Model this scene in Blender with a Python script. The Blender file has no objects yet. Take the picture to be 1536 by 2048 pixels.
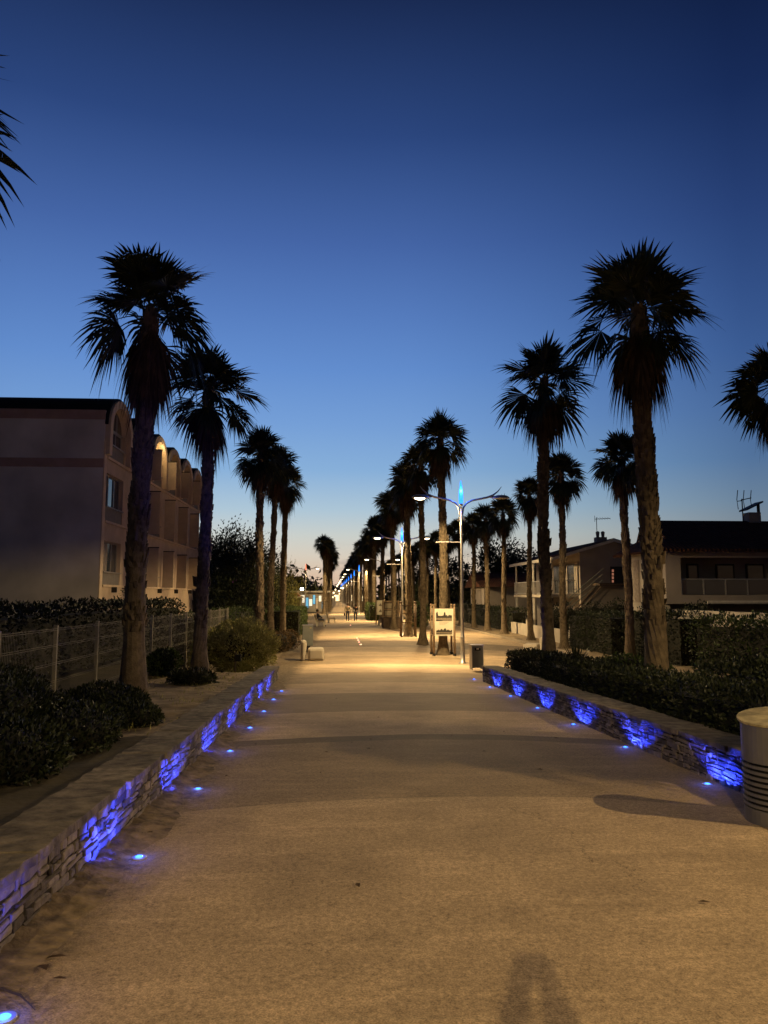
import bpy, math, random
import numpy as np
from mathutils import Vector, Euler, Matrix, noise as mnoise
rad = math.radians
S = bpy.context.scene
COL = S.collection

# ------------------------------------------------------------------ camera
CAM = Vector((0, 0, 1.6)); F = 1500.0
PITCH = math.atan((1192 - 1024) / F); YAW = math.atan(88 / F * math.cos(PITCH))
cam_d = bpy.data.cameras.new('camera'); cam = bpy.data.objects.new('camera', cam_d); COL.objects.link(cam)
cam.location = CAM; cam.rotation_euler = (math.pi / 2 + PITCH, 0, -YAW)
cam_d.sensor_fit = 'HORIZONTAL'; cam_d.sensor_width = 36; cam_d.lens = 36 * F / 1536
cam_d.clip_start = 0.05; cam_d.clip_end = 3000
S.camera = cam
RC = Euler(cam.rotation_euler).to_matrix()

def lin(c):
    c = c / 255.0
    return c / 12.92 if c <= 0.04045 else ((c + 0.055) / 1.055) ** 2.4
def rgb(r, g, b): return (lin(r), lin(g), lin(b), 1)

# ------------------------------------------------------------------ world: dusk sky after sunset, brightest low over the avenue
W = bpy.data.worlds.new('World'); S.world = W; W.use_nodes = True
nt = W.node_tree; nt.nodes.clear()
def wn(t, **k):
    n = nt.nodes.new(t)
    for a, b in k.items(): setattr(n, a, b)
    return n
def wmath(op, a, b=None, c=None):
    n = wn('ShaderNodeMath', operation=op)
    for i, v in enumerate((a, b, c)):
        if v is None: continue
        if isinstance(v, (int, float)): n.inputs[i].default_value = v
        else: nt.links.new(v, n.inputs[i])
    return n.outputs[0]
tc = wn('ShaderNodeTexCoord'); sp = wn('ShaderNodeSeparateXYZ'); nt.links.new(tc.outputs['Generated'], sp.inputs[0])
X_, Y_, Z_ = sp.outputs
hyp = wmath('SQRT', wmath('ADD', wmath('MULTIPLY', X_, X_), wmath('MULTIPLY', Y_, Y_)))
az0 = rad(-9)
ca = wmath('DIVIDE', wmath('ADD', wmath('MULTIPLY', Y_, math.cos(az0)), wmath('MULTIPLY', X_, math.sin(az0))), wmath('MAXIMUM', hyp, 0.02))
def ramp(stops, fac, interp='LINEAR'):
    n = wn('ShaderNodeValToRGB'); cr = n.color_ramp; cr.interpolation = interp
    while len(cr.elements) > 1: cr.elements.remove(cr.elements[-1])
    cr.elements[0].position = stops[0][0]; cr.elements[0].color = stops[0][1]
    for p, c in stops[1:]:
        e = cr.elements.new(p); e.color = c
    nt.links.new(fac, n.inputs[0]); return n.outputs[0]
sky = [(-8, (70, 62, 60)), (-0.5, (206, 168, 142)), (1.5, (218, 190, 164)), (3.0, (214, 204, 188)), (4.6, (200, 206, 202)), (6.5, (172, 197, 214)),
       (9.5, (135, 175, 217)), (13, (116, 158, 214)), (17, (98, 141, 206)), (21, (85, 124, 190)), (26, (68, 101, 166)), (33, (43, 70, 126)), (41, (24, 41, 81)),
       (60, (17, 28, 58)), (90, (8, 13, 28))]
# position: sin(elevation) remapped to 0..1
def pz(e): return (math.sin(rad(e)) + 0.2) / 1.2
skycol = ramp([(pz(e), rgb(*c)) for e, c in sky], wmath('DIVIDE', wmath('ADD', Z_, 0.2), 1.2))
azf = ramp([(0.0, (0.15, 0.115, 0.085, 1)), (0.5, (0.16, 0.145, 0.14, 1)), (0.75, (0.22, 0.24, 0.29, 1)), (0.89, (0.33, 0.38, 0.46, 1)), (0.945, (0.66, 0.70, 0.74, 1)), (0.985, (0.97, 0.97, 0.97, 1)), (1.0, (1, 1, 1, 1))],
           wmath('DIVIDE', wmath('ADD', ca, 1.0), 2.0))
# the side falloff fades towards the zenith
mx = wn('ShaderNodeMix', data_type='RGBA'); mx.blend_type = 'MULTIPLY'; mx.inputs[0].default_value = 1
nt.links.new(skycol, mx.inputs[6]); nt.links.new(azf, mx.inputs[7])
# a low Nishita dusk sky is added for the faint scattered light round the rest of the dome
ns = wn('ShaderNodeTexSky', sky_type='NISHITA'); ns.sun_disc = False; ns.sun_elevation = rad(-4); ns.sun_rotation = rad(-6)
ad = wn('ShaderNodeMix', data_type='RGBA'); ad.blend_type = 'ADD'; ad.inputs[0].default_value = 0.05
nt.links.new(mx.outputs[2], ad.inputs[6]); nt.links.new(ns.outputs[0], ad.inputs[7])
# thin dusk clouds low over the horizon
mpw = wn('ShaderNodeMapping'); mpw.inputs['Scale'].default_value = (7, 7, 70); mpw.inputs['Location'].default_value = (1.3, 0.4, 0.2); nt.links.new(tc.outputs['Generated'], mpw.inputs[0])
cn = wn('ShaderNodeTexNoise'); cn.inputs['Scale'].default_value = 1.0; cn.inputs['Detail'].default_value = 5; nt.links.new(mpw.outputs[0], cn.inputs['Vector'])
lowb = wmath('MULTIPLY', wmath('SUBTRACT', 1.0, wmath('MINIMUM', wmath('MULTIPLY', wmath('ABSOLUTE', wmath('SUBTRACT', Z_, 0.032)), 22.0), 1.0)), 1.0)
cl = wn('ShaderNodeMapRange'); cl.inputs[1].default_value = 0.56; cl.inputs[2].default_value = 0.72; nt.links.new(cn.outputs[0], cl.inputs[0])
cf = wmath('MULTIPLY', wmath('MULTIPLY', cl.outputs[0], lowb), 0.75)
cm = wn('ShaderNodeMix', data_type='RGBA'); cm.blend_type = 'MULTIPLY'; nt.links.new(cf, cm.inputs[0]); nt.links.new(ad.outputs[2], cm.inputs[6]); cm.inputs[7].default_value = (0.42, 0.40, 0.47, 1); ad = cm
bg = wn('ShaderNodeBackground'); bg.inputs[1].default_value = 1.0; nt.links.new(ad.outputs[2], bg.inputs[0])
wo = wn('ShaderNodeOutputWorld'); nt.links.new(bg.outputs[0], wo.inputs[0])
S.view_settings.view_transform = 'Standard'; S.view_settings.look = 'None'; S.view_settings.exposure = 0; S.view_settings.gamma = 1
S.cycles.use_denoising = True
S.cycles.max_bounces = 5; S.cycles.sample_clamp_indirect = 3

WARM = (1.0, 0.70, 0.32)

# ------------------------------------------------------------------ helpers
RP = [(-60, 1.2), (-2, 0.06), (0, 0.0), (25.5, -0.79), (27, -0.832), (29, -0.85), (600, -0.85)]
def gz(y):
    if y <= RP[0][0]: return RP[0][1]
    for (a, za), (b, zb) in zip(RP, RP[1:]):
        if y <= b: return za + (zb - za) * (y - a) / (b - a)
    return RP[-1][1]
def ray(u, v): return RC @ Vector(((u - 768) / F, (1024 - v) / F, -1))
def ground(u, v, h=0.0):            # point of the ground under a pixel of the photograph
    d = ray(u, v); t = 5.0
    for _ in range(60):
        p = CAM + d * t; t += (p.z - gz(p.y) - h) / -d.z * 0.7
    return CAM + d * t
def at_y(u, v, y): d = ray(u, v); return CAM + d * (y / d.y)
def at_x(u, v, x): d = ray(u, v); return CAM + d * (x / d.x)

class MB:
    def __init__(s): s.V = []; s.F = []; s.M = []; s.m = 0
    def add(s, vs, fs):
        o = len(s.V); s.V += [tuple(v) for v in vs]; s.F += [tuple(i + o for i in f) for f in fs]; s.M += [s.m] * len(fs); return s
    def box(s, x0, x1, y0, y1, z0, z1):
        v = [(x0, y0, z0), (x1, y0, z0), (x1, y1, z0), (x0, y1, z0), (x0, y0, z1), (x1, y0, z1), (x1, y1, z1), (x0, y1, z1)]
        return s.add(v, [(3, 2, 1, 0), (4, 5, 6, 7), (0, 1, 5, 4), (1, 2, 6, 5), (2, 3, 7, 6), (3, 0, 4, 7)])
    def hexa(s, v): return s.add(v, [(3, 2, 1, 0), (4, 5, 6, 7), (0, 1, 5, 4), (1, 2, 6, 5), (2, 3, 7, 6), (3, 0, 4, 7)])
    def tube(s, pts, rs, n=8, cap=True):
        pts = [Vector(p) for p in pts]
        if not isinstance(rs, (list, tuple)): rs = [rs] * len(pts)
        vs = []; up = Vector((0, 0, 1))
        for i, p in enumerate(pts):
            t = (pts[min(i + 1, len(pts) - 1)] - pts[max(i - 1, 0)]).normalized()
            a = t.cross(up)
            if a.length < 1e-3: a = t.cross(Vector((0, 1, 0)))
            a.normalize(); b = a.cross(t)
            for k in range(n):
                w = 2 * math.pi * k / n; vs.append(p + (a * math.cos(w) + b * math.sin(w)) * rs[i])
        fs = [(i * n + k, i * n + (k + 1) % n, (i + 1) * n + (k + 1) % n, (i + 1) * n + k) for i in range(len(pts) - 1) for k in range(n)]
        if cap: fs += [tuple(range(n - 1, -1, -1)), tuple((len(pts) - 1) * n + k for k in range(n))]
        return s.add(vs, fs)
    def lathe(s, prof, n=20, c=(0, 0, 0), sx=1, sy=1):
        vs = [(c[0] + r * math.cos(2 * math.pi * k / n) * sx, c[1] + r * math.sin(2 * math.pi * k / n) * sy, c[2] + z) for r, z in prof for k in range(n)]
        fs = [(i * n + k, i * n + (k + 1) % n, (i + 1) * n + (k + 1) % n, (i + 1) * n + k) for i in range(len(prof) - 1) for k in range(n)]
        fs += [tuple(range(n - 1, -1, -1)), tuple((len(prof) - 1) * n + k for k in range(n))]
        return s.add(vs, fs)
    def prism(s, poly, fn):         # poly in 2D, fn(p, side) -> 3D for side 0 and 1
        n = len(poly); vs = [fn(p, 0) for p in poly] + [fn(p, 1) for p in poly]
        return s.add(vs, [tuple(range(n - 1, -1, -1)), tuple(range(n, 2 * n))] + [(i, (i + 1) % n, n + (i + 1) % n, n + i) for i in range(n)])
    def build(s, name, mats, parent=None, smooth=False, bevel=0, loc=None):
        me = bpy.data.meshes.new(name); me.from_pydata(s.V, [], s.F)
        for m in (mats if isinstance(mats, (list, tuple)) else [mats]): me.materials.append(m)
        if max(s.M, default=0) > 0: me.polygons.foreach_set('material_index', s.M)
        if smooth: me.polygons.foreach_set('use_smooth', [True] * len(me.polygons))
        me.update()
        o = bpy.data.objects.new(name, me); COL.objects.link(o)
        if parent: o.parent = parent
        if loc: o.location = loc
        if bevel:
            b = o.modifiers.new('bevel', 'BEVEL'); b.width = bevel; b.segments = 2; b.limit_method = 'ANGLE'
        return o

def tag(o, label=None, cat=None, group=None, kind=None):
    if label: o['label'] = label
    if cat: o['category'] = cat
    if group: o['group'] = group
    if kind: o['kind'] = kind
    return o
def thing(name, label, cat, loc=(0, 0, 0), rz=0, group=None):
    o = bpy.data.objects.new(name, None); COL.objects.link(o); o.location = loc; o.rotation_euler = (0, 0, rz); o.empty_display_size = 0.2
    return tag(o, label, cat, group)
def copy_tree(o, parent=None):
    c = o.copy(); COL.objects.link(c); c.parent = parent
    for ch in [k for k in COL.objects if k.parent == o]: copy_tree(ch, c)
    return c
KIDS = {}
def dup(root, loc, rz=0, label=None, scale=None, group=None):
    c = copy_tree(root); c.location = loc; c.rotation_euler = (root.rotation_euler[0], root.rotation_euler[1], rz)
    if scale: c.scale = scale
    if label: c['label'] = label
    if group: c['group'] = group
    return c

# ------------------------------------------------------------------ materials
def mat(name, col, rough=0.8, var=0.15, scale=6.0, bump=0.0, bscale=None, metal=0.0, spec=0.3, emit=None, es=0.0, isl=0.0, coords='Object', detail=6):
    m = bpy.data.materials.new(name); m.use_nodes = True; t = m.node_tree; b = t.nodes['Principled BSDF']
    b.inputs['Roughness'].default_value = rough; b.inputs['Metallic'].default_value = metal; b.inputs['Specular IOR Level'].default_value = spec
    c = t.nodes.new('ShaderNodeTexCoord'); n = t.nodes.new('ShaderNodeTexNoise'); n.inputs['Scale'].default_value = scale; n.inputs['Detail'].default_value = detail
    t.links.new(c.outputs[coords], n.inputs['Vector'])
    mp = t.nodes.new('ShaderNodeMapRange'); mp.inputs[1].default_value = 0.3; mp.inputs[2].default_value = 0.7; mp.inputs[3].default_value = 1 - var; mp.inputs[4].default_value = 1 + var
    t.links.new(n.outputs[0], mp.inputs[0]); last = mp.outputs[0]
    if isl:
        g = t.nodes.new('ShaderNodeNewGeometry'); mr = t.nodes.new('ShaderNodeMapRange'); mr.inputs[3].default_value = 1 - isl; mr.inputs[4].default_value = 1 + isl
        t.links.new(g.outputs['Random Per Island'], mr.inputs[0])
        mm = t.nodes.new('ShaderNodeMath'); mm.operation = 'MULTIPLY'; t.links.new(last, mm.inputs[0]); t.links.new(mr.outputs[0], mm.inputs[1]); last = mm.outputs[0]
    vm = t.nodes.new('ShaderNodeVectorMath'); vm.operation = 'SCALE'; vm.inputs[0].default_value = col[:3]; t.links.new(last, vm.inputs['Scale'])
    t.links.new(vm.outputs[0], b.inputs['Base Color'])
    if bump:
        n2 = t.nodes.new('ShaderNodeTexNoise'); n2.inputs['Scale'].default_value = bscale or scale * 4; n2.inputs['Detail'].default_value = 8
        t.links.new(c.outputs[coords], n2.inputs['Vector'])
        bp = t.nodes.new('ShaderNodeBump'); bp.inputs['Strength'].default_value = bump; bp.inputs['Distance'].default_value = 0.02
        t.links.new(n2.outputs[0], bp.inputs['Height']); t.links.new(bp.outputs[0], b.inputs['Normal'])
    if emit:
        b.inputs['Emission Color'].default_value = (*emit[:3], 1); b.inputs['Emission Strength'].default_value = es
    return m

M = {}
M['bark'] = mat('palm_bark', (0.115, 0.088, 0.058), 0.95, 0.35, 9, 0.5, isl=0.35)
M['frond'] = mat('palm_frond', (0.028, 0.036, 0.016), 0.55, 0.3, 3, isl=0.35, spec=0.25)
M['dead'] = mat('dead_frond', (0.075, 0.05, 0.03), 0.9, 0.3, 4, isl=0.4, spec=0.1)
M['leaf'] = mat('shrub_leaf', (0.05, 0.075, 0.02), 0.5, 0.35, 2.5, isl=0.5)
M['leafdark'] = mat('dark_leaf', (0.017, 0.023, 0.009), 0.5, 0.35, 2.5, isl=0.5)
M['leafred'] = mat('russet_leaf', (0.11, 0.07, 0.03), 0.7, 0.35, 2.5, isl=0.5)
M['leafsage'] = mat('feathery_leaf', (0.30, 0.29, 0.09), 0.7, 0.35, 2.0, isl=0.5)
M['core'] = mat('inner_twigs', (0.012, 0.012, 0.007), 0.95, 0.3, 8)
M['wood'] = mat('trunk_wood', (0.06, 0.045, 0.03), 0.95, 0.3, 8, 0.4)
M['stone'] = mat('wall_stone', (0.17, 0.142, 0.118), 0.85, 0.3, 14, 0.5, 45, isl=0.6)
M['mortar'] = mat('wall_mortar', (0.03, 0.025, 0.02), 0.95, 0.3, 20)
M['metal'] = mat('galvanised_metal', (0.42, 0.40, 0.38), 0.42, 0.12, 4, metal=0.55)
M['greybox'] = mat('grey_painted_metal', (0.17, 0.18, 0.17), 0.6, 0.12, 5)
M['white'] = mat('white_paint', (0.62, 0.58, 0.52), 0.6, 0.12, 6)
M['fencepaint'] = mat('fence_paint', (0.25, 0.23, 0.19), 0.6, 0.15, 6)
M['render'] = mat('facade_render', (0.52, 0.40, 0.30), 0.9, 0.13, 1.6, 0.25, 60)
M['rendertrim'] = mat('facade_trim', (0.60, 0.47, 0.35), 0.9, 0.12, 2.5, 0.2, 60)
M['gable'] = mat('gable_render', (0.62, 0.56, 0.525), 0.95, 0.3, 0.45, 0.35, 45)
M['band'] = mat('gable_band', (0.40, 0.27, 0.235), 0.95, 0.12, 2, 0.2, 50)
M['rooffelt'] = mat('roof_felt', (0.012, 0.012, 0.014), 0.9, 0.3, 3)
M['panelgrey'] = mat('sill_panel', (0.20, 0.18, 0.165), 0.8, 0.12, 5)
M['shutter'] = mat('shutter_panel', (0.54, 0.43, 0.33), 0.85, 0.08, 3)
M['frame'] = mat('window_frame', (0.26, 0.23, 0.21), 0.5, 0.08, 5)
M['darkframe'] = mat('dark_frame', (0.03, 0.026, 0.024), 0.6, 0.1, 5)
def glass(name, col=(0.02, 0.025, 0.035), rough=0.04, emit=None, es=0):
    m = mat(name, col, rough, 0.05, 2, spec=0.9, emit=emit, es=es); m.node_tree.nodes['Principled BSDF'].inputs['IOR'].default_value = 1.6; return m
M['glass'] = glass('window_glass', (0.05, 0.06, 0.075), 0.08)
M['curtain'] = mat('curtain_cloth', (0.35, 0.30, 0.25), 0.9, 0.25, 9)
M['litarch'] = mat('lamplit_plaster', (0.62, 0.47, 0.24), 0.9, 0.1, 2, emit=(1.0, 0.72, 0.30), es=0.42)
M['warmpane'] = mat('lit_warm_pane', (0.4, 0.3, 0.2), 0.5, 0.1, 3, emit=(1.0, 0.38, 0.22), es=0.28)
M['housewall'] = mat('house_render', (0.34, 0.295, 0.26), 0.92, 0.12, 1.2, 0.25, 50)
M['housewhite'] = mat('house_white', (0.46, 0.41, 0.345), 0.9, 0.12, 1.5, 0.2, 50)
M['granite'] = mat('cast_stone', (0.47, 0.42, 0.35), 0.9, 0.1, 30, 0.25, 90)
M['timber'] = mat('sign_timber', (0.27, 0.19, 0.12), 0.85, 0.25, 7)
M['darktimber'] = mat('dark_timber', (0.10, 0.07, 0.05), 0.85, 0.25, 7)
M['paper'] = mat('panel_print', (0.82, 0.76, 0.62), 0.6, 0.06, 4)
M['ink'] = mat('print_ink', (0.05, 0.045, 0.04), 0.7, 0.5, 25)
M['inkmid'] = mat('print_grey', (0.26, 0.22, 0.16), 0.7, 0.5, 30)
M['gold'] = mat('brass', (0.7, 0.5, 0.15), 0.35, 0.05, 5, metal=0.9)
M['binmetal'] = mat('bin_metal', (0.16, 0.16, 0.175), 0.42, 0.10, 5, metal=0.35)
M['black'] = mat('black_void', (0.008, 0.008, 0.008), 0.9, 0.1, 5)
M['bluelens'] = mat('blue_lens', (0.1, 0.2, 0.8), 0.3, 0.02, 5, emit=(0.045, 0.24, 1.0), es=3.6)
M['bluebeacon'] = mat('blue_beacon', (0.1, 0.3, 0.8), 0.3, 0.02, 5, emit=(0.02, 0.22, 1.0), es=2.6)
M['redbeacon'] = mat('red_beacon', (0.8, 0.2, 0.1), 0.3, 0.02, 5, emit=(1.0, 0.25, 0.12), es=1.6)
M['lens'] = mat('lamp_lens', (0.9, 0.8, 0.6), 0.3, 0.02, 5, emit=(1.0, 0.78, 0.48), es=14)
M['studred'] = mat('stud_light', (0.9, 0.3, 0.2), 0.3, 0.02, 5, emit=(1.0, 0.42, 0.28), es=4)
M['skin'] = mat('skin', (0.45, 0.28, 0.2), 0.6, 0.05, 5)
M['hair'] = mat('hair', (0.03, 0.02, 0.015), 0.7, 0.2, 30)
M['olive'] = mat('olive_cloth', (0.22, 0.19, 0.12), 0.9, 0.15, 12)
M['navy'] = mat('dark_cloth', (0.02, 0.022, 0.03), 0.9, 0.15, 12)
M['denim'] = mat('denim', (0.05, 0.06, 0.08), 0.9, 0.15, 12)

# tiled roof: rows of curved tiles as a wave bump
def tile_mat(name, col, axis, sc):
    m = mat(name, col, 0.95, 0.3, 3, spec=0.03); t = m.node_tree; b = t.nodes['Principled BSDF']
    c = t.nodes.new('ShaderNodeTexCoord'); w = t.nodes.new('ShaderNodeTexWave'); w.bands_direction = axis; w.inputs['Scale'].default_value = sc; w.inputs['Distortion'].default_value = 0.6
    t.links.new(c.outputs['Object'], w.inputs[0]); bp = t.nodes.new('ShaderNodeBump'); bp.inputs['Distance'].default_value = 0.06; bp.inputs['Strength'].default_value = 0.9
    t.links.new(w.outputs['Fac'], bp.inputs['Height']); t.links.new(bp.outputs[0], b.inputs['Normal']); return m
M['tilex'] = tile_mat('roof_tiles', (0.10, 0.05, 0.035), 'X', 1.6)
M['tiley'] = tile_mat('roof_tile_rows', (0.10, 0.05, 0.035), 'Y', 1.6)

# paving: arc sections of differing aggregate, trunk shadows painted into the same bands, plus blown sand along the left wall
def paving_mat():
    m = bpy.data.materials.new('paving'); m.use_nodes = True; t = m.node_tree; b = t.nodes['Principled BSDF']; L = t.links.new
    def N(tp, **k):
        n = t.nodes.new(tp)
        for a, v in k.items(): setattr(n, a, v)
        return n
    def mth(op, a, b_=None, clamp=False):
        n = N('ShaderNodeMath', operation=op); n.use_clamp = clamp
        for i, v in enumerate((a, b_)):
            if v is None: continue
            if isinstance(v, (int, float)): n.inputs[i].default_value = v
            else: L(v, n.inputs[i])
        return n.outputs[0]
    def noise(sc, det=6, ro=0.6, vec=None):
        n = N('ShaderNodeTexNoise'); n.inputs['Scale'].default_value = sc; n.inputs['Detail'].default_value = det; n.inputs['Roughness'].default_value = ro
        L(vec or g.outputs['Position'], n.inputs['Vector']); return n.outputs[0]
    g = N('ShaderNodeNewGeometry'); s = N('ShaderNodeSeparateXYZ'); L(g.outputs['Position'], s.inputs[0])
    x, y = s.outputs[0], s.outputs[1]
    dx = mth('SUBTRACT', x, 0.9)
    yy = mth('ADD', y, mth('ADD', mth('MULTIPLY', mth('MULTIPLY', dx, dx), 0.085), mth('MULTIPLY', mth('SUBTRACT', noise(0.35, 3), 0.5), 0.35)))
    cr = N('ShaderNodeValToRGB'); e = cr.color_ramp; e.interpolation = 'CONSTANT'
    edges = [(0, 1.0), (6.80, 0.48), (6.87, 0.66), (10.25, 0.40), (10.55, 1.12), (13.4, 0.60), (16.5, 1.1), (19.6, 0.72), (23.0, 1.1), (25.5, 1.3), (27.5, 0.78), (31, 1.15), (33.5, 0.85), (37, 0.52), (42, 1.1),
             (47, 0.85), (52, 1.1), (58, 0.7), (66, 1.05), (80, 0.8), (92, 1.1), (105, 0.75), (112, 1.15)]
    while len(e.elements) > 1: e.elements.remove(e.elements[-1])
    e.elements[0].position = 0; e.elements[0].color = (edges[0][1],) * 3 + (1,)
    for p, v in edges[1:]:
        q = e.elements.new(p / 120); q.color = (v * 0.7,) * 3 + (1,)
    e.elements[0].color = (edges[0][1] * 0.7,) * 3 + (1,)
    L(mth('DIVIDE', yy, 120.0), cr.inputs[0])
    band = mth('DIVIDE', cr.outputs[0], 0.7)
    sp_ = N('ShaderNodeMapRange'); sp_.inputs[1].default_value = 0.38; sp_.inputs[2].default_value = 0.62; sp_.inputs[3].default_value = 0.5; sp_.inputs[4].default_value = 1.5
    L(mth('ADD', mth('MULTIPLY', noise(110, 3, 0.7), 0.55), mth('MULTIPLY', noise(34, 4, 0.75), 0.45)), sp_.inputs[0])
    bl = N('ShaderNodeMapRange'); bl.inputs[1].default_value = 0.3; bl.inputs[2].default_value = 0.7; bl.inputs[3].default_value = 0.76; bl.inputs[4].default_value = 1.2
    L(noise(1.1, 7, 0.65), bl.inputs[0])
    # streaks where sand has been swept
    mpg = N('ShaderNodeMapping'); mpg.inputs['Scale'].default_value = (1.2, 7, 1); L(g.outputs['Position'], mpg.inputs[0])
    st = N('ShaderNodeMapRange'); st.inputs[1].default_value = 0.52; st.inputs[2].default_value = 0.72; st.inputs[3].default_value = 1.0; st.inputs[4].default_value = 1.25
    L(noise(0.9, 6, 0.6, mpg.outputs[0]), st.inputs[0])
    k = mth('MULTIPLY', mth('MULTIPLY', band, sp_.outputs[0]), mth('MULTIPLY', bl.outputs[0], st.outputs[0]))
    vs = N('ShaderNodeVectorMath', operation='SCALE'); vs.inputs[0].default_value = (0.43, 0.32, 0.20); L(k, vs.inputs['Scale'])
    ck = mth('ABSOLUTE', mth('SUBTRACT', mth('SUBTRACT', x, 1.75), mth('ADD', mth('MULTIPLY', mth('SUBTRACT', noise(2.5, 5, 0.7), 0.5), 0.9), mth('MULTIPLY', mth('SUBTRACT', y, 5.5), -0.18))))
    ckm = mth('MULTIPLY', mth('MULTIPLY', mth('LESS_THAN', ck, 0.006), mth('GREATER_THAN', y, 4.6)), mth('LESS_THAN', y, 6.7))
    stn = N('ShaderNodeMapRange'); stn.inputs[1].default_value = 0.60; stn.inputs[2].default_value = 0.70; stn.inputs[3].default_value = 1.0; stn.inputs[4].default_value = 0.72; L(noise(0.8, 9, 0.72), stn.inputs[0])
    k = mth('MULTIPLY', mth('MULTIPLY', k, mth('SUBTRACT', 1.0, mth('MULTIPLY', ckm, 0.55))), stn.outputs[0]); L(k, vs.inputs['Scale'])
    # dirt and sand by the left wall
    edge = mth('ADD', mth('SUBTRACT', mth('MULTIPLY', x, -1.0), 1.12), mth('MULTIPLY', mth('SUBTRACT', noise(2.2, 8, 0.7), 0.5), 1.1))
    em = N('ShaderNodeMapRange'); em.inputs[1].default_value = 0.0; em.inputs[2].default_value = 0.35; L(edge, em.inputs[0])
    dn = N('ShaderNodeMapRange'); dn.inputs[1].default_value = 0.35; dn.inputs[2].default_value = 0.65; dn.inputs[3].default_value = 0.2; dn.inputs[4].default_value = 1.5; L(noise(16, 8, 0.75), dn.inputs[0])
    ds = N('ShaderNodeVectorMath', operation='SCALE'); ds.inputs[0].default_value = (0.20, 0.15, 0.09); L(dn.outputs[0], ds.inputs['Scale'])
    mx = N('ShaderNodeMix', data_type='RGBA'); L(em.outputs[0], mx.inputs[0]); L(vs.outputs[0], mx.inputs[6]); L(ds.outputs[0], mx.inputs[7])
    L(mx.outputs[2], b.inputs['Base Color']); b.inputs['Roughness'].default_value = 0.85; b.inputs['Specular IOR Level'].default_value = 0.25
    bp = N('ShaderNodeBump'); bp.inputs['Strength'].default_value = 0.55; bp.inputs['Distance'].default_value = 0.012; L(noise(70, 6, 0.75), bp.inputs['Height'])
    bp2 = N('ShaderNodeBump'); bp2.inputs['Strength'].default_value = 0.8; bp2.inputs['Distance'].default_value = 0.06
    L(mth('MULTIPLY', noise(7, 6, 0.7), em.outputs[0]), bp2.inputs['Height']); L(bp.outputs[0], bp2.inputs['Normal']); L(bp2.outputs[0], b.inputs['Normal'])
    return m
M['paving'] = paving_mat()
M['sand'] = mat('sandy_soil', (0.25, 0.19, 0.115), 0.95, 0.5, 3.0, 1.0, 9, coords='Object')
M['soil'] = mat('dark_soil', (0.055, 0.045, 0.028), 0.95, 0.4, 2.0, 0.8, 10, coords='Object')
M['kerb'] = mat('kerb_stone', (0.36, 0.30, 0.22), 0.9, 0.15, 6)
M['slate'] = mat('coping_slabs', (0.15, 0.125, 0.095), 0.9, 0.6, 8, 1.0, 22, isl=.35)

# ------------------------------------------------------------------ setting: ground, promenade, planting beds
def sheet(name, x0, x1, ys, dz, m, nx=1, skew=None, amp=0.0):
    mb = MB(); vs = []; fs = []
    for j, y in enumerate(ys):
        for i in range(nx + 1):
            x = x0 + (x1 - x0) * i / nx
            if skew: x += skew(y)
            z = gz(y) + dz
            if amp: z += amp * (mnoise.noise(Vector((x * 1.7, y * 1.7, 3))) + 0.6 * mnoise.noise(Vector((x * 5, y * 5, 9))))
            vs.append((x, y, z))
    for j in range(len(ys) - 1):
        for i in range(nx):
            a = j * (nx + 1) + i; fs.append((a, a + 1, a + nx + 2, a + nx + 1))
    mb.add(vs, fs); return tag(mb.build(name, m, smooth=amp > 0), kind='structure')
YS = [-60, -2, 0, 25.5, 27, 29, 60, 120, 300, 600]
sheet('ground', -900, 900, YS[:-1] + [600, 2500], -0.03, M['soil'])
def skew(y): return -0.013 * max(0, y - 30)
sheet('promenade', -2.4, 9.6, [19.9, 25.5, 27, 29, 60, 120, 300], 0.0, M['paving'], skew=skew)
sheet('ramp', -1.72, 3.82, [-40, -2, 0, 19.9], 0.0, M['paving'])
sheet('sand_verge', -6.0, -2.15, [20.4, 25.5, 27, 29, 60, 110], -0.012, M['sand'], nx=3, skew=skew)
def dense(a, b, st): return [a + (b - a) * i / int((b - a) / st) for i in range(int((b - a) / st) + 1)]
sheet('left_bed', -4.9, -1.97, dense(9.0, 20.3, 0.12), 0.24, M['sand'], nx=24, amp=0.05)
sheet('left_bed_soil', -4.9, -1.97, dense(-6, 9.02, 0.2), 0.245, M['soil'], nx=16, amp=0.05)
sheet('lawn', -9.5, -4.9, dense(-6, 30, 4), 0.235, M['soil'])
sheet('right_bed', 4.1, 7.2, dense(-6, 19.6, 0.3), 0.26, M['soil'], nx=8, amp=0.03)
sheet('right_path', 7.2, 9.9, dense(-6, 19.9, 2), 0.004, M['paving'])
sheet('right_verge', 9.9, 13.5, [-6, 0, 25.5, 27, 29, 60, 140], 0.05, M['sand'])
M['drift'] = mat('blown_dirt', (0.17, 0.125, 0.075), 0.95, 0.65, 9, 1.0, 24)
mb = MB(); vs = []; fs = []; ny, nx = 300, 12
for j in range(ny + 1):                                          # sand and leaf dirt blown against the foot of the left wall
    y = 2.0 + 18.2 * j / ny; w_ = .34 + .16 * mnoise.noise(Vector((y * .9, 1, 5))) + .10 * mnoise.noise(Vector((y * 3.3, 7, 5)))
    for i in range(nx + 1):
        t = i / nx; x = -1.66 + w_ * t; h_ = (.05 + .02 * mnoise.noise(Vector((x * 6, y * 6, 2))) + .025 * mnoise.noise(Vector((x * 14, y * 14, 8)))) * (1 - t) ** 1.2 - .006 * t
        vs.append((x, y, gz(y) + h_ + (.012 * abs(mnoise.noise(Vector((x * 22, y * 22, 3)))) if 0 < t < .9 else 0)))
for j in range(ny):
    for i in range(nx): a = j * (nx + 1) + i; fs.append((a, a + 1, a + nx + 2, a + nx + 1))
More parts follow.
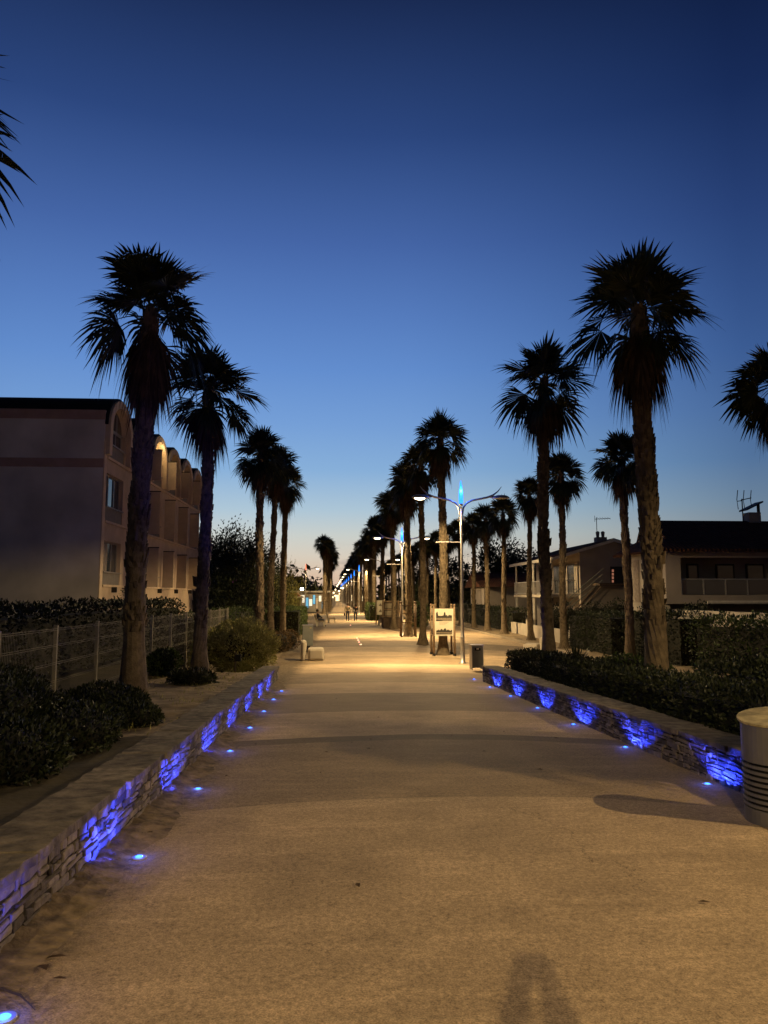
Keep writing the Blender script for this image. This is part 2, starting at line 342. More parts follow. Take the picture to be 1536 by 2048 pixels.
mb.add(vs, fs); tag(mb.build('blown_sand', M['drift'], smooth=True), kind='structure')
k = MB(); pr = None
for y0, y1 in zip([20, 25.5, 27, 29, 60], [25.5, 27, 29, 60, 160]):
    a, b = 9.62 + skew(y0), 9.62 + skew(y1)
    k.hexa([(a, y0, gz(y0) - .1), (a + .18, y0, gz(y0) - .1), (b + .18, y1, gz(y1) - .1), (b, y1, gz(y1) - .1), (a, y0, gz(y0) + .11), (a + .18, y0, gz(y0) + .11), (b + .18, y1, gz(y1) + .11), (b, y1, gz(y1) + .11)])
tag(k.build('kerb', M['kerb']), kind='structure')
k = MB(); k.box(-4.9, -1.9, 20.32, 20.5, gz(20.4) - .1, gz(20.4) + .16)
tag(k.build('bed_edging_stone', M['kerb']), 'pale stone edging closing the sandy bed at its far end', 'kerb')

# ------------------------------------------------------------------ dry-stone walls with coping
def stone_wall(name, label, xf, sgn, y0, y1, seed, xb):
    r = random.Random(seed); root = thing(name, label, 'stone wall', (xf, y0, gz(y0)))
    H = 0.37; X = lambda x: x - xf; Zb = lambda y: gz(y) - gz(y0)
    core = MB()
    a, b = sorted((-sgn * 0.0, -sgn * (abs(xb - xf) - 0.03)))
    core.hexa([(a, 0, Zb(y0) - .15), (b, 0, Zb(y0) - .15), (b, y1 - y0, Zb(y1) - .15), (a, y1 - y0, Zb(y1) - .15), (a, 0, Zb(y0) + H - .03), (b, 0, Zb(y0) + H - .03), (b, y1 - y0, Zb(y1) + H - .03), (a, y1 - y0, Zb(y1) + H - .03)])
    core.build('mortar_core', M['mortar'], root)
    st = MB()
    def stone(along0, along1, z0, z1, place):
        dpt = r.uniform(0.008, 0.022); j = lambda s: r.uniform(-s, s); g = 0.005
        A0, A1, Z0, Z1 = along0 + g, along1 - g, z0 + g, z1 - g; c = min(0.03, (Z1 - Z0) * 0.28)
        back = [(A0, Z0), (A1, Z0), (A1, Z1), (A0, Z1)]; w = (Z1 - Z0)
        outer = [(A0 + abs(j(.012)), Z0 + j(.012)), ((A0 + A1) / 2, Z0 + j(.01)), (A1 - abs(j(.012)), Z0 + j(.012)), (A1 - abs(j(.01)), (Z0 + Z1) / 2), (A1 - abs(j(.02)), Z1 + j(.012)), ((A0 + A1) / 2 + j(.03), Z1 + j(.008)), (A0 + abs(j(.02)), Z1 + j(.012)), (A0 + abs(j(.008)), (Z0 + Z1) / 2)]
        cx, cz = (A0 + A1) / 2, (Z0 + Z1) / 2
        def sh(p, s): return (cx + (p[0] - cx) * (1 - s / max(.02, (A1 - A0) / 2)), cz + (p[1] - cz) * (1 - s / max(.012, w / 2)))
        tl = j(.006)
        vs = [place(p[0], p[1], -0.02) for p in outer] + [place(p[0], p[1], dpt * .55) for p in outer] + [place(*sh(p, c * .45), dpt + tl * (p[0] - cx) / max(.05, A1 - A0) + j(.003)) for p in outer] + [place(cx, cz, dpt + j(.004))]
        n = 8
        st.add(vs, [(i, (i + 1) % n, n + (i + 1) % n, n + i) for i in range(n)] + [(n + i, n + (i + 1) % n, 2 * n + (i + 1) % n, 2 * n + i) for i in range(n)] + [(2 * n + i, 2 * n + (i + 1) % n, 3 * n) for i in range(n)])
    def face(l0, l1, place, flip=False):
        zz = -0.05
        while zz < H - 0.035:
            h = min(r.choice((.03, .038, .045, .055, .068)), H - 0.03 - zz)
            if H - 0.03 - zz - h < .03: h = H - 0.03 - zz
            p = l0
            while p < l1 - 0.02:
                ln = min(r.uniform(.08, .30) * (1.1 if h < .06 else .8), l1 - p)
                if l1 - p - ln < .06: ln = l1 - p
                if h > .06 and r.random() < .3:
                    m_ = zz + h * r.uniform(.4, .6); stone(p, p + ln, zz, m_, place); stone(p, p + ln, m_, zz + h, place)
                else: stone(p, p + ln, zz, zz + h, place)
                p += ln
            zz += h
    wob = lambda a, z: 0.012 * mnoise.noise(Vector((a * 1.3, z * 6, seed)))
    face(0, y1 - y0, lambda a, z, d: (sgn * d, a, z + Zb(y0 + a) + wob(a, z)))
    xx = abs(xb - xf)
    face(0, xx, lambda a, z, d: (-sgn * a, y1 - y0 + d, z + Zb(y1)))          # far end return
    st.build('stones', M['stone'], root)
    cp = MB(); y = 0.0                                                          # coping of irregular slabs
    while y < y1 - y0 + .02:
        ln = min(r.uniform(.45, .95), y1 - y0 + .04 - y)
        if y1 - y0 + .04 - y - ln < .2: ln = y1 - y0 + .04 - y
        o1 = 0.048 + r.uniform(-.012, .012); z0 = H - .03 + r.uniform(0, .004); z1 = H + .028 + r.uniform(-.004, .004)
        a, b = sgn * o1, -sgn * xx
        sk = r.uniform(-.05, .05)
        g_ = .003; ya, yb = y + g_ + sk * .3, y + ln - g_; m_ = max(2, int(ln / .12))
        fr = [(a + r.uniform(-.016, .012) * sgn, ya + (yb - ya) * i / m_) for i in range(m_ + 1)]; bk = [(b + r.uniform(-.02, .02), ya + (yb - ya) * i / m_) for i in range(m_ + 1)]
        poly = fr + bk[::-1]
        if sgn < 0: poly = poly[::-1]
        dz_ = r.uniform(-.002, .002)
        cp.prism(poly, lambda p, sd: (p[0], p[1], (z0 if sd == 0 else z1 + dz_) + Zb(y0 + p[1])))
        y += ln
    cp.build('coping', M['slate'], root, bevel=0.006)
    return root
stone_wall('stone_wall', 'low dry-stone wall on the left with washes of blue light and a broad slab top', -1.62, 1, -3.0, 20.2, 3, -2.0)
stone_wall('stone_wall', 'low dry-stone wall on the right below the clipped dark hedge, lit in blue patches', 3.74, -1, 5.2, 19.75, 8, 4.16)

# ------------------------------------------------------------------ recessed blue ground lights
def ground_light(x, y, sgn, label, first=[None]):
    z = gz(y) + 0.004
    if first[0] is None:
        root = thing('ground_light', label, 'ground light', (x, y, z), 0, 'blue ground lights along the walls')
        MB().lathe([(0.05, -0.03), (0.05, 0.004), (0.046, 0.008), (0.028, 0.008)], 20).build('rim', M['metal'], root)
        MB().lathe([(0.027, 0.0), (0.027, 0.0085), (0.021, 0.013), (0.010, 0.016)], 18).build('lens', M['bluelens'], root, smooth=True)
        first[0] = root
    else:
        root = dup(first[0], (x, y, z), 0, label)
    for yaw, el, half, en in (((0, 27, 28, 14), (46, 24, 24, 44), (-46, 24, 24, 44)) if sgn < 0 else ((0, 37, 36, 16), (55, 29, 28, 78), (-55, 29, 28, 78))):   # three emitters fan the beam along the wall
        if sgn < 0: yaw += 12
        ld = bpy.data.lights.new('blue_spot', 'SPOT'); ld.energy = en; ld.color = (0.025, 0.05, 1.0); ld.spot_size = rad(2 * half); ld.spot_blend = 0.25; ld.shadow_soft_size = 0.012
        lo = bpy.data.objects.new('blue_spot', ld); COL.objects.link(lo); lo.parent = root; lo.location = (sgn * 0.04, 0, 0.025)
        d = Vector((sgn * math.cos(rad(el)) * math.cos(rad(yaw)), math.cos(rad(el)) * math.sin(rad(yaw)), math.sin(rad(el)))); lo.rotation_euler = d.to_track_quat('-Z', 'Y').to_euler()
    pd = bpy.data.lights.new('blue_glow', 'POINT'); pd.energy = 0.9; pd.color = (0.04, 0.10, 1.0); pd.shadow_soft_size = 0.03
    po = bpy.data.objects.new('blue_glow', pd); COL.objects.link(po); po.parent = root; po.location = (0, 0, 0.05)
ORD = ['first', 'second', 'third', 'fourth', 'fifth', 'sixth', 'seventh', 'eighth', 'ninth', 'tenth', 'eleventh', 'twelfth', 'thirteenth', 'fourteenth', 'fifteenth', 'sixteenth', 'seventeenth', 'eighteenth', 'nineteenth', 'twentieth']
for i, (u, v) in enumerate([(8, 2040), (278, 1717), (396, 1580), (460, 1504), (500, 1457), (528, 1424), (547, 1400), (563, 1383)]):
    p = ground(u, v)
    ground_light(p.x, p.y, -1, 'blue ground light along the left wall, %s from the camera' % ('nearest' if i == 0 else ORD[i]))
for i, (u, v) in enumerate([(1415, 1570), (1251, 1496), (1147, 1450), (1075, 1417), (1021, 1393), (980, 1375), (948, 1359)]):
    p = ground(u, v)
    ground_light(p.x, p.y, 1, 'blue ground light along the right wall, %s from the slotted bin' % ('nearest' if i == 0 else ORD[i]))

# ------------------------------------------------------------------ palms
def perp(a):
    s = a.cross(Vector((0, 0, 1)))
    if s.length < 1e-3: s = Vector((1, 0, 0))
    return s.normalized()
def fan_leaf(mb, base, d, lp, rb, droop, r, nseg=26, spread=118, fold=0.25, pw=0.014, tipdroop=0.25, roll=0.0):
    p = Vector(base); d = Vector(d).normalized(); pts = [p.copy()]; n = 5
    for i in range(n):
        d = (d + Vector((0, 0, -droop / n))).normalized(); p = p + d * lp / n; pts.append(p.copy())
    mb.tube(pts, [pw, pw * .9, pw * .8, pw * .7, pw * .6, pw * .5], 4, cap=False)
    a = d; s = perp(a); nn = s.cross(a).normalized()
    if roll: q = Matrix.Rotation(roll, 3, a); s = q @ s; nn = q @ nn
    dth = rad(2 * spread) / nseg
    for i in range(nseg):
        th = rad(-spread) + dth * (i + .5)
        L = rb * (0.72 + 0.28 * math.cos(th)) * r.uniform(.78, 1.1)
        fd = (a * math.cos(th) + s * math.sin(th) + nn * (fold * abs(math.sin(th)))).normalized()
        sd = (-a * math.sin(th) + s * math.cos(th)).normalized()
        dr = tipdroop * r.uniform(.5, 1.5)
        w1 = L * .6 * math.tan(dth / 2) * 1.15; w2 = w1 * .85
        def P(t): return p + fd * L * t + Vector((0, 0, -1)) * dr * L * t ** 2.5
        pl = nn * (w1 * .35)
        vs = [p, P(.6) - sd * w1 + pl, P(.6) - pl, P(.6) + sd * w1 + pl, P(.8) - sd * w2 * .6, P(.8) + sd * w2 * .6, P(1.0) + sd * r.uniform(-.01, .01)]
        mb.add(vs, [(0, 1, 2), (0, 2, 3), (1, 4, 5, 3), (4, 6, 5)])
def palm(label, loc, Ht, seed, crown=1.0, nleaf=36, skirt=1.0, r0=0.25, r1=0.165, group=None, extra=None, dz=0.0, seg=24, rz=0, elmin=-38):
    """Fan palm: trunk with old leaf bases, crown of fan leaves, beard of dead leaves. Ht = height of the topmost tips."""
    r = random.Random(seed); root = thing('palm_tree', label, 'palm tree', loc, rz, group)
    hz = Ht - 1.22 * crown                                    # heart of the crown
    ax = lambda z: Vector((0.06 * math.sin(z * .5 + seed) * min(1, z / 3), 0.06 * math.sin(z * .42 + seed * 2) * min(1, z / 3), z))
    tr = MB(); zs = [-.3, 0, .12, .3, .6, 1.0, 1.5]; z = 2.0
    while z < hz - .1: zs.append(z); z += .45
    zs = [q for q in zs if q < hz - .45] + [hz - .4, hz - .2, hz - .02]
    def R(z): return (1 if z < hz - .35 else .8 if z < hz - .1 else .3) * (r1 + (r0 - r1) * math.exp(-z / 1.1) + .012 * math.sin(z * 7 + seed) + (0.10 * math.exp(-z / .16) if z >= 0 else .1))
    tr.tube([ax(z) for z in zs], [R(max(0, z)) for z in zs], 14)
    z = 1.2; k = 0                                            # cut leaf bases in a criss-cross
    while z < hz - .15:
        rough = z > 1.2 + .4 * r.random()
        for j in range(8):
            w = 2 * math.pi * (j + .5 * (k % 2)) / 8 + r.uniform(-.12, .12) + k * .03
            if r.random() < .12 or (z < 2.2 and r.random() < .5): continue
            o = Vector((math.cos(w), math.sin(w), 0)); t = Vector((-math.sin(w), math.cos(w), 0)); c = ax(z) + o * (R(z) - .015)
            lg = r.uniform(.028, .052); hh = r.uniform(.09, .16); ww = r.uniform(.035, .055)
            if r.random() < .035 and z < hz * .8: lg *= 2.3; hh *= 1.8
            lean = r.uniform(-.03, .03)
            tr.add([c - t * ww - Vector((0, 0, .02)), c + t * ww - Vector((0, 0, .02)), c + o * lg + t * (ww * .55 + lean) + Vector((0, 0, hh)), c + o * lg - t * (ww * .55 - lean) + Vector((0, 0, hh)), c + o * (lg * .8) - t * (ww * .2), c + Vector((0, 0, hh * .8)) - o * .01],
                   [(0, 1, 4), (1, 2, 4), (2, 3, 4), (3, 0, 4), (2, 5, 3), (1, 5, 2), (0, 3, 5)])
        z += .085; k += 1
    tr.build('trunk', M['bark'], root)
    cr = MB(); h = ax(hz)
    for i in range(nleaf):
        f = (i + .5) / nleaf; el = rad(84 - (84 - elmin) * f ** .85 + r.uniform(-13, 13)); az = i * 2.39996 + r.uniform(-.3, .3)
        d = Vector((math.cos(el) * math.cos(az), math.cos(el) * math.sin(az), math.sin(el)))
        b = h + Vector((d.x * .09, d.y * .09, .10 - .42 * f))
        fan_leaf(cr, b, d, (.16 + .32 * min(1, f * 1.8)) * r.uniform(.75, 1.25) * crown, (.86 - .1 * min(1, f * 1.8)) * r.uniform(.85, 1.1) * crown, .1 + .6 * f, r, seg, r.uniform(80, 118), .16, tipdroop=.12 + .36 * f ** 1.3, roll=r.uniform(-1.1, 1.1))
    for i in range(8):                                         # young half-open leaves at the heart
        el = rad(r.uniform(15, 75)); az = i * 2.39996 + seed; d = Vector((math.cos(el) * math.cos(az), math.cos(el) * math.sin(az), math.sin(el)))
        fan_leaf(cr, h + Vector((0, 0, -.2)), d, r.uniform(.15, .3) * crown, r.uniform(.5, .68) * crown, .1, r, seg, r.uniform(70, 100), .3, roll=r.uniform(-1.4, 1.4))
    if extra:
        for (az, el, lp, rb) in extra:
            d = Vector((math.cos(el) * math.cos(az), math.cos(el) * math.sin(az), math.sin(el)))
            fan_leaf(cr, h + Vector((0, 0, -.35)), d, lp, rb, 1.7, r, 20, 55, .5, tipdroop=1.3)
    cr.build('crown', M['frond'], root)
    sk = MB(); n = int(52 * skirt)
    for i in range(n):
        f = i / n; az = i * 2.39996 + r.uniform(-.4, .4); el = rad(r.uniform(-45, -15) - 30 * f)
        d = Vector((math.cos(el) * math.cos(az), math.cos(el) * math.sin(az), math.sin(el)))
        b = ax(hz - .38 - .5 * f * skirt) + Vector((d.x, d.y, 0)) * .1
        fan_leaf(sk, b, d, r.uniform(.10, .2) * crown, r.uniform(.42, .6) * crown, 1.7, r, 12, r.uniform(30, 50), .6, tipdroop=1.1)
    sk.build('dead_frond_skirt', M['dead'], root)
    KIDS[root.name] = Ht
    return root
bedz = lambda y: gz(y) + 0.24
# left row
palm('tall left palm with broken fronds hanging beside its long shaggy skirt', (-3.3, 12.5, bedz(12.5)), 7.92, 11, 1.0, 21, 1.3, .23, .14, elmin=-6, seg=32, extra=[(rad(190), rad(25), .62, .55), (rad(-12), rad(22), .75, .55), (rad(205), rad(5), .5, .4)], rz=0)
palm('second palm of the left row, beside the end of the mesh fence', (-3.2, 17.7, bedz(17.7)), 8.25, 12, 1.06, 24, .75, .21, .12, seg=32)
palm('palm at the left edge with only frond tips showing, above the apartment block', (-3.93, 6.3, bedz(6.3)), 7.2, 13, 1.0, 30, 1.0, .25, .18, rz=rad(75))
palm('unseen palm continuing the left row, added to shade the near trunks', (-3.25, 0.9, bedz(0.9)), 6.9, 15, 1.05, 30, 1.0, .24, .16)  # unseen palm added so its crown shades the near left trunk
pl3 = palm('third palm of the left row rising behind the feathery bush, its trunk lit', (-3.3, 31.3, gz(31)), 9.9, 14, 1.06, 28, .95, .22, .135)
# right near pair
palm('tallest palm on the right, growing from the clipped hedge, its trunk frayed', (5.42, 12.8, bedz(12.8)), 8.42, 21, 1.12, 25, .85, .24, .155, seg=32)
palm('second palm of the near right row, dark trunk behind the spiky plant', (5.3, 19.0, bedz(19)), 9.1, 22, 1.12, 23, .7, .21, .125, seg=32)
ptype = {14: pl3}
pa = palm('palm standing inside the lit picture panel stand', (4.33, 31.7, gz(31.7)), 10.75, 31, 1.12, 28, .9, .23, .15)
pb = palm('palm just left of the lit picture panel stand, slim pale trunk', (4.2, 38.3, gz(38.3)), 10.8, 32, 1.12, 28, 1.0, .23, .13)
pc = palm('lit slim palm in the second right row, left of the tallest right palm', (10.85, 27.9, gz(27.9) + .05), 9.1, 33, 1.06, 26, .8, .23, .125)
def heightened(src, loc, top, label, rz, group=None, wide=1.0):
    s = top / KIDS[src.name]; return dup(src, loc, rz, label, (s * wide, s * wide, s), group)
rr = random.Random(5)
heightened(pb, (-3.35, 37.4, gz(37)), 10.4, 'fourth palm of the left row, between two lit trunks', 2.1)
heightened(pa, (-3.35, 45.0, gz(45)), 10.7, 'fifth palm of the left row with an unlit dark trunk', 4.0)
FARL = 'palms at the far end of the left row'
for i, (u, d) in enumerate([(648, 104), (653, 111), (657, 119), (660, 130), (661, 142), (662, 156)]):
    X = (u - 680) / F * d
    heightened((pa, pb, pc)[i % 3], (X, d, gz(d)), 11.3, ('nearest of the lone pair of tall palms left of the distant lamps' if i == 0 else 'palm overlapped by the tall lone palm left of the distant lamps'), i * 1.7, FARL if i else None, 1.15)
AVE = 'palms of the right avenue'
row = [(46, 4.15, 'palm inside the unlit timber frame stand'), (51.3, 4.5, 'dark-trunked palm between the unlit timber frame and the planter boxes'), (56.6, 4.15, 'palm beside the dark planter boxes, lit at its foot')]
d = 64.5
while d < 290:
    row.append((d, 4.3 - .0135 * (d - 50) + (.35 if len(row) % 2 else -.1), None)); d += 5.7
for i, (d, X, lab) in enumerate(row):
    if lab is None:
        lab = ('%s palm of the right avenue counting on from the dark planter boxes' % ORD[i - 2]) if i < 9 else 'distant palm merged into the far end of the right avenue'
    heightened((pa, pb, pc, pl3)[(i * 2 + 1 + i // 3) % 4], (X + rr.uniform(-.15, .15), d, gz(d)), 11.0 + rr.uniform(-.5, .6), lab, rr.uniform(0, 6), AVE, 1.05)
SEC = 'palms of the second right row by the kerb'
row2 = [(18.2, 11.2, 9.0, 'palm cut by the right edge of the photo'), (34.7, 10.4, 9.6, 'palm standing in front of the pale gabled house, right of its balcony'), (41, 10.45, 9.4, 'palm in front of the balcony of the gabled house'),
        (47.7, 10.45, 9.2, 'palm by the kerb just left of the gabled house balcony'), (52.5, 10.3, 9.3, 'second palm by the kerb left of the gabled house balcony'), (57.5, 10.25, 9.2, 'third palm by the kerb left of the gabled house balcony'),
        (63.5, 10.2, 9.4, 'fourth palm by the kerb left of the gabled house balcony'), (70, 10.1, 9.5, 'fifth palm by the kerb, partly behind the tall double lamp post')]
d = 77
while d < 175: row2.append((d, 10.3 - .006 * d, 9.6, 'distant palm of the second right row hidden among the avenue trunks')); d += 7.5
for i, (d, X, ht, lab) in enumerate(row2):
    heightened((pc, pl3, pb, pc)[i % 4], (X, d, gz(d) + .05), ht, lab, rr.uniform(0, 6), SEC, 1.0 if i else 1.12)
palm('young palm just outside the right edge whose frond shadow falls across the path', (5.35, 6.4, bedz(6.4)), 3.5, 41, .85, 26, .5, .22, .15)

# ------------------------------------------------------------------ street lamps
def lamp_proto():
    root = thing('street_lamp', 'lamp', 'street lamp', (0, 0, 0), 0, 'double-armed street lamps')
    MB().lathe([(.16, 0), (.16, .02), (.085, .03), (.078, .5), (.074, .9), (.074, .905), (.082, .91), (.082, .95), (.07, .96), (.066, 1.2), (.045, 4.9), (.04, 5.75)], 16).build('pole', M['metal'], root, smooth=True)
    for s in (-1, 1):
        a = MB(); a.tube([(s * .115, 0, 5.2), (s * .075, 0, 5.34), (s * .06, 0, 5.5), (s * .09, 0, 5.72), (s * .2, 0, 5.88), (s * .42, 0, 5.99), (s * .72, 0, 6.05), (s * 1.0, 0, 6.11), (s * 1.22, 0, 6.2), (s * 1.4, 0, 6.34), (s * 1.54, 0, 6.52)],
               [.02, .026, .03, .034, .036, .036, .038, .04, .034, .022, .008], 8)
        a.build('arm', M['metal'], root, smooth=True)
        h = MB(); h.lathe([(.02, .125), (.16, .115), (.27, .075), (.325, .03), (.33, .0), (.31, -.012)], 22, (s * 1.52, 0, 6.08), 1.0, .5); hd = h.build('lamp_head', M['metal'], root, smooth=True)
        MB().tube([(s * 1.1, 0, 6.12), (s * 1.26, 0, 6.13)], [.03, .045], 8).build('head_bracket', M['metal'], root)
    MB().lathe([(.06, 5.78), (.066, 5.8), (.066, 5.86), (.03, 5.88)], 12).build('beacon_collar', M['metal'], root)
    MB().lathe([(.07, 5.87), (.085, 6.0), (.075, 6.25), (.05, 6.5), (.02, 6.7), (.008, 6.74)], 14).build('beacon', M['bluebeacon'], root, smooth=True)
    MB().tube([(0, 0, 4.42), (-.95, 0, 4.42)], .022, 8).build('banner_bar', M['metal'], root)
    return root
LP = lamp_proto()
def lens_mesh(s):
    return MB().lathe([(.20, -.016), (.19, -.04), (.12, -.075), (.02, -.09)], 16, (s * 1.55, 0, 6.08), 1.0, .5)
def lamp(root, lit, power=(0, 0), beacon_w=6, spot=172):
    for s in (-1, 1):
        if s in lit:
            lens_mesh(s).build('lamp_lens', M['lens'], root, smooth=True)
            pw = power[0] if s < 0 else power[1]
            if pw:
                ld = bpy.data.lights.new('lamp_light', 'SPOT'); ld.energy = pw; ld.color = WARM; ld.spot_size = rad(spot); ld.spot_blend = .15; ld.shadow_soft_size = .07
                lo = bpy.data.objects.new('lamp_light', ld); COL.objects.link(lo); lo.parent = root; lo.location = (s * 1.55, 0, 5.98)
    if beacon_w:
        pd = bpy.data.lights.new('beacon_light', 'POINT'); pd.energy = beacon_w; pd.color = (.03, .12, 1.0); pd.shadow_soft_size = .06
        po = bpy.data.objects.new('beacon_light', pd); COL.objects.link(po); po.parent = root; po.location = (0, -.12, 6.35)
lamps = [(4.49, 27.6, (-1,), (2700, 0)), (3.87, 47.0, (-1, 1), (1900, 2900)), (4.2, 75, (-1, 1), (2000, 2900)), (2.62, 104, (-1, 1), (2000, 3000)), (2.35, 126, (-1,), (2000, 0)), (2.1, 145, (-1,), (2000, 0))]
for k_ in range(7): lamps.append((1.85 - .25 * k_, 165 + 20 * k_, (-1,), (1500, 0)))
for i, (X, d, lit, pw) in enumerate(lamps):
    lab = ['nearest double-armed lamp post with blue beacon, beside the picture panel stand', 'second double-armed lamp post with blue beacon, both heads lit, at the unlit timber frame', 'third lamp post of the right row, its lit head left of the dark palms'][i] if i < 3 else ('%s lamp post of the right row counting from the camera, small and far' % ORD[i] if i < 6 else 'far lamp post in the shrinking line of blue beacons at the end of the avenue')
    o = LP if i == 0 else dup(LP, (X, d, gz(d)), 0, lab)
    if i == 0: o.location = (X, d, gz(d)); o['label'] = lab
LPS = [o for o in COL.objects if o.name.startswith('street_lamp')]
left_l = dup(LP, (-4.55, 100, gz(100)), 0, 'lone lamp post on the left side of the avenue with a red-lit tip')
bh = dup(LP, (-4.0, -10.2, gz(-10.2)), 0, 'lamp post behind the photographer that lights the foreground')
rs = dup(LP, (11.3, 2.0, gz(2)), 0, 'lamp post outside the right edge that throws the bin shadow')
for (X, d, lit, pw), o in zip(lamps, LPS): lamp(o, lit, (pw[0] * 1.6, pw[1] * 1.6), 60 if d < 60 else 0)
lamp(left_l, (1,), (0, 2000), 0); lamp(bh, (1,), (0, 8900), 0, 160); lamp(rs, (-1,), (3900, 0), 0, 160)
for ch in COL.objects:
    if ch.parent == left_l and ch.name.startswith('beacon') and 'collar' not in ch.name:
        ch.data = ch.data.copy(); ch.data.materials[0] = M['redbeacon']

# ------------------------------------------------------------------ foliage
def leaf_cloud(pts, nrm, L, Wd, rs, up=0.35):
    n = len(pts); nrm = nrm / np.maximum(1e-6, np.linalg.norm(nrm, axis=1, keepdims=True))
    a = nrm + rs.normal(0, .75, (n, 3)); a[:, 2] += up; a /= np.linalg.norm(a, axis=1, keepdims=True)
    b = np.cross(a, rs.normal(0, 1, (n, 3))); b /= np.maximum(1e-6, np.linalg.norm(b, axis=1, keepdims=True))
    c = np.cross(a, b); l = (L * rs.uniform(.6, 1.25, (n, 1))); w = Wd * rs.uniform(.7, 1.2, (n, 1))
    v = np.stack([pts, pts + a * l * .5 + b * w + c * w * .3, pts + a * l, pts + a * l * .5 - b * w + c * w * .3], 1).reshape(-1, 3)
    return v, np.arange(4 * n).reshape(n, 4)
def arr_obj(name, v, f, mats, parent, extra=None):
    mb = MB(); mb.V = v.tolist(); mb.F = f.tolist(); mb.M = [0] * len(mb.F)
    if extra:
        mb.m = 1; extra(mb)
    return mb.build(name, mats, parent)
def lump(p, seed, s=1.4):
    q = p * s + seed
    return .5 * np.sin(q[:, 0] * 2.1 + np.sin(q[:, 1] * 1.7)) * np.sin(q[:, 1] * 2.3 + q[:, 2]) + .3 * np.sin(q[:, 0] * 5.1 + q[:, 2] * 3) * np.cos(q[:, 1] * 4.7) + .25 * np.sin(q[:, 2] * 6.3 + q[:, 0] * 3.7)
def blob(name, label, cat, loc, ells, n, L, Wd, m, seed, group=None, stems=True, lumps=.14, up=.35, core=.8, rz=0):
    """Shrub from overlapping rounded masses ((cx,cy,cz),(rx,ry,rz)), its leaves spread through the outer shell."""
    rs = np.random.RandomState(seed); root = thing(name, label, cat, loc, rz, group); P = []; Nn = []
    vol = np.array([e[1][0] * e[1][1] + e[1][1] * e[1][2] + e[1][0] * e[1][2] for e in ells]); vol = vol / vol.sum()
    for (c, rd), q in zip(ells, vol):
        k = int(n * q); d = rs.normal(0, 1, (k, 3)); d /= np.linalg.norm(d, axis=1, keepdims=True); rd = np.array(rd)
        s = 1 - np.abs(rs.normal(0, .13, (k, 1))); p = d * rd * s; p = p * (1 + lumps * lump(p, seed, 2.0)[:, None]) + np.array(c)
        P.append(p); Nn.append(d / rd)
    P = np.concatenate(P); Nn = np.concatenate(Nn); ok = P[:, 2] > .02; v, f = leaf_cloud(P[ok], Nn[ok], L, Wd, rs, up)
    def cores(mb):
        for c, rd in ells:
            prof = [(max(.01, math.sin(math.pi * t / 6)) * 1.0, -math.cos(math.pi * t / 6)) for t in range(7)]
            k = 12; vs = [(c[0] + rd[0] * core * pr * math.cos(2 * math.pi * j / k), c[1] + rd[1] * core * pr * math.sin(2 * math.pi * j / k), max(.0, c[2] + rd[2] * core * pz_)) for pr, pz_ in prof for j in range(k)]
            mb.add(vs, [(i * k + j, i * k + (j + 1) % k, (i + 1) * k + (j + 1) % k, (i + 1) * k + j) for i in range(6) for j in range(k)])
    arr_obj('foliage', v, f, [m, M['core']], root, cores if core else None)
    if stems:
        st = MB(); r = random.Random(seed)
        for c, rd in ells:
            for j in range(3):
                st.tube([(c[0] * .6 + r.uniform(-.1, .1), c[1] * .6 + r.uniform(-.1, .1), -.1), (c[0] + r.uniform(-.3, .3) * rd[0], c[1] + r.uniform(-.3, .3) * rd[1], c[2] + rd[2] * .5)], [.02, .008], 5)
        st.build('stems', M['wood'], root)
    return root
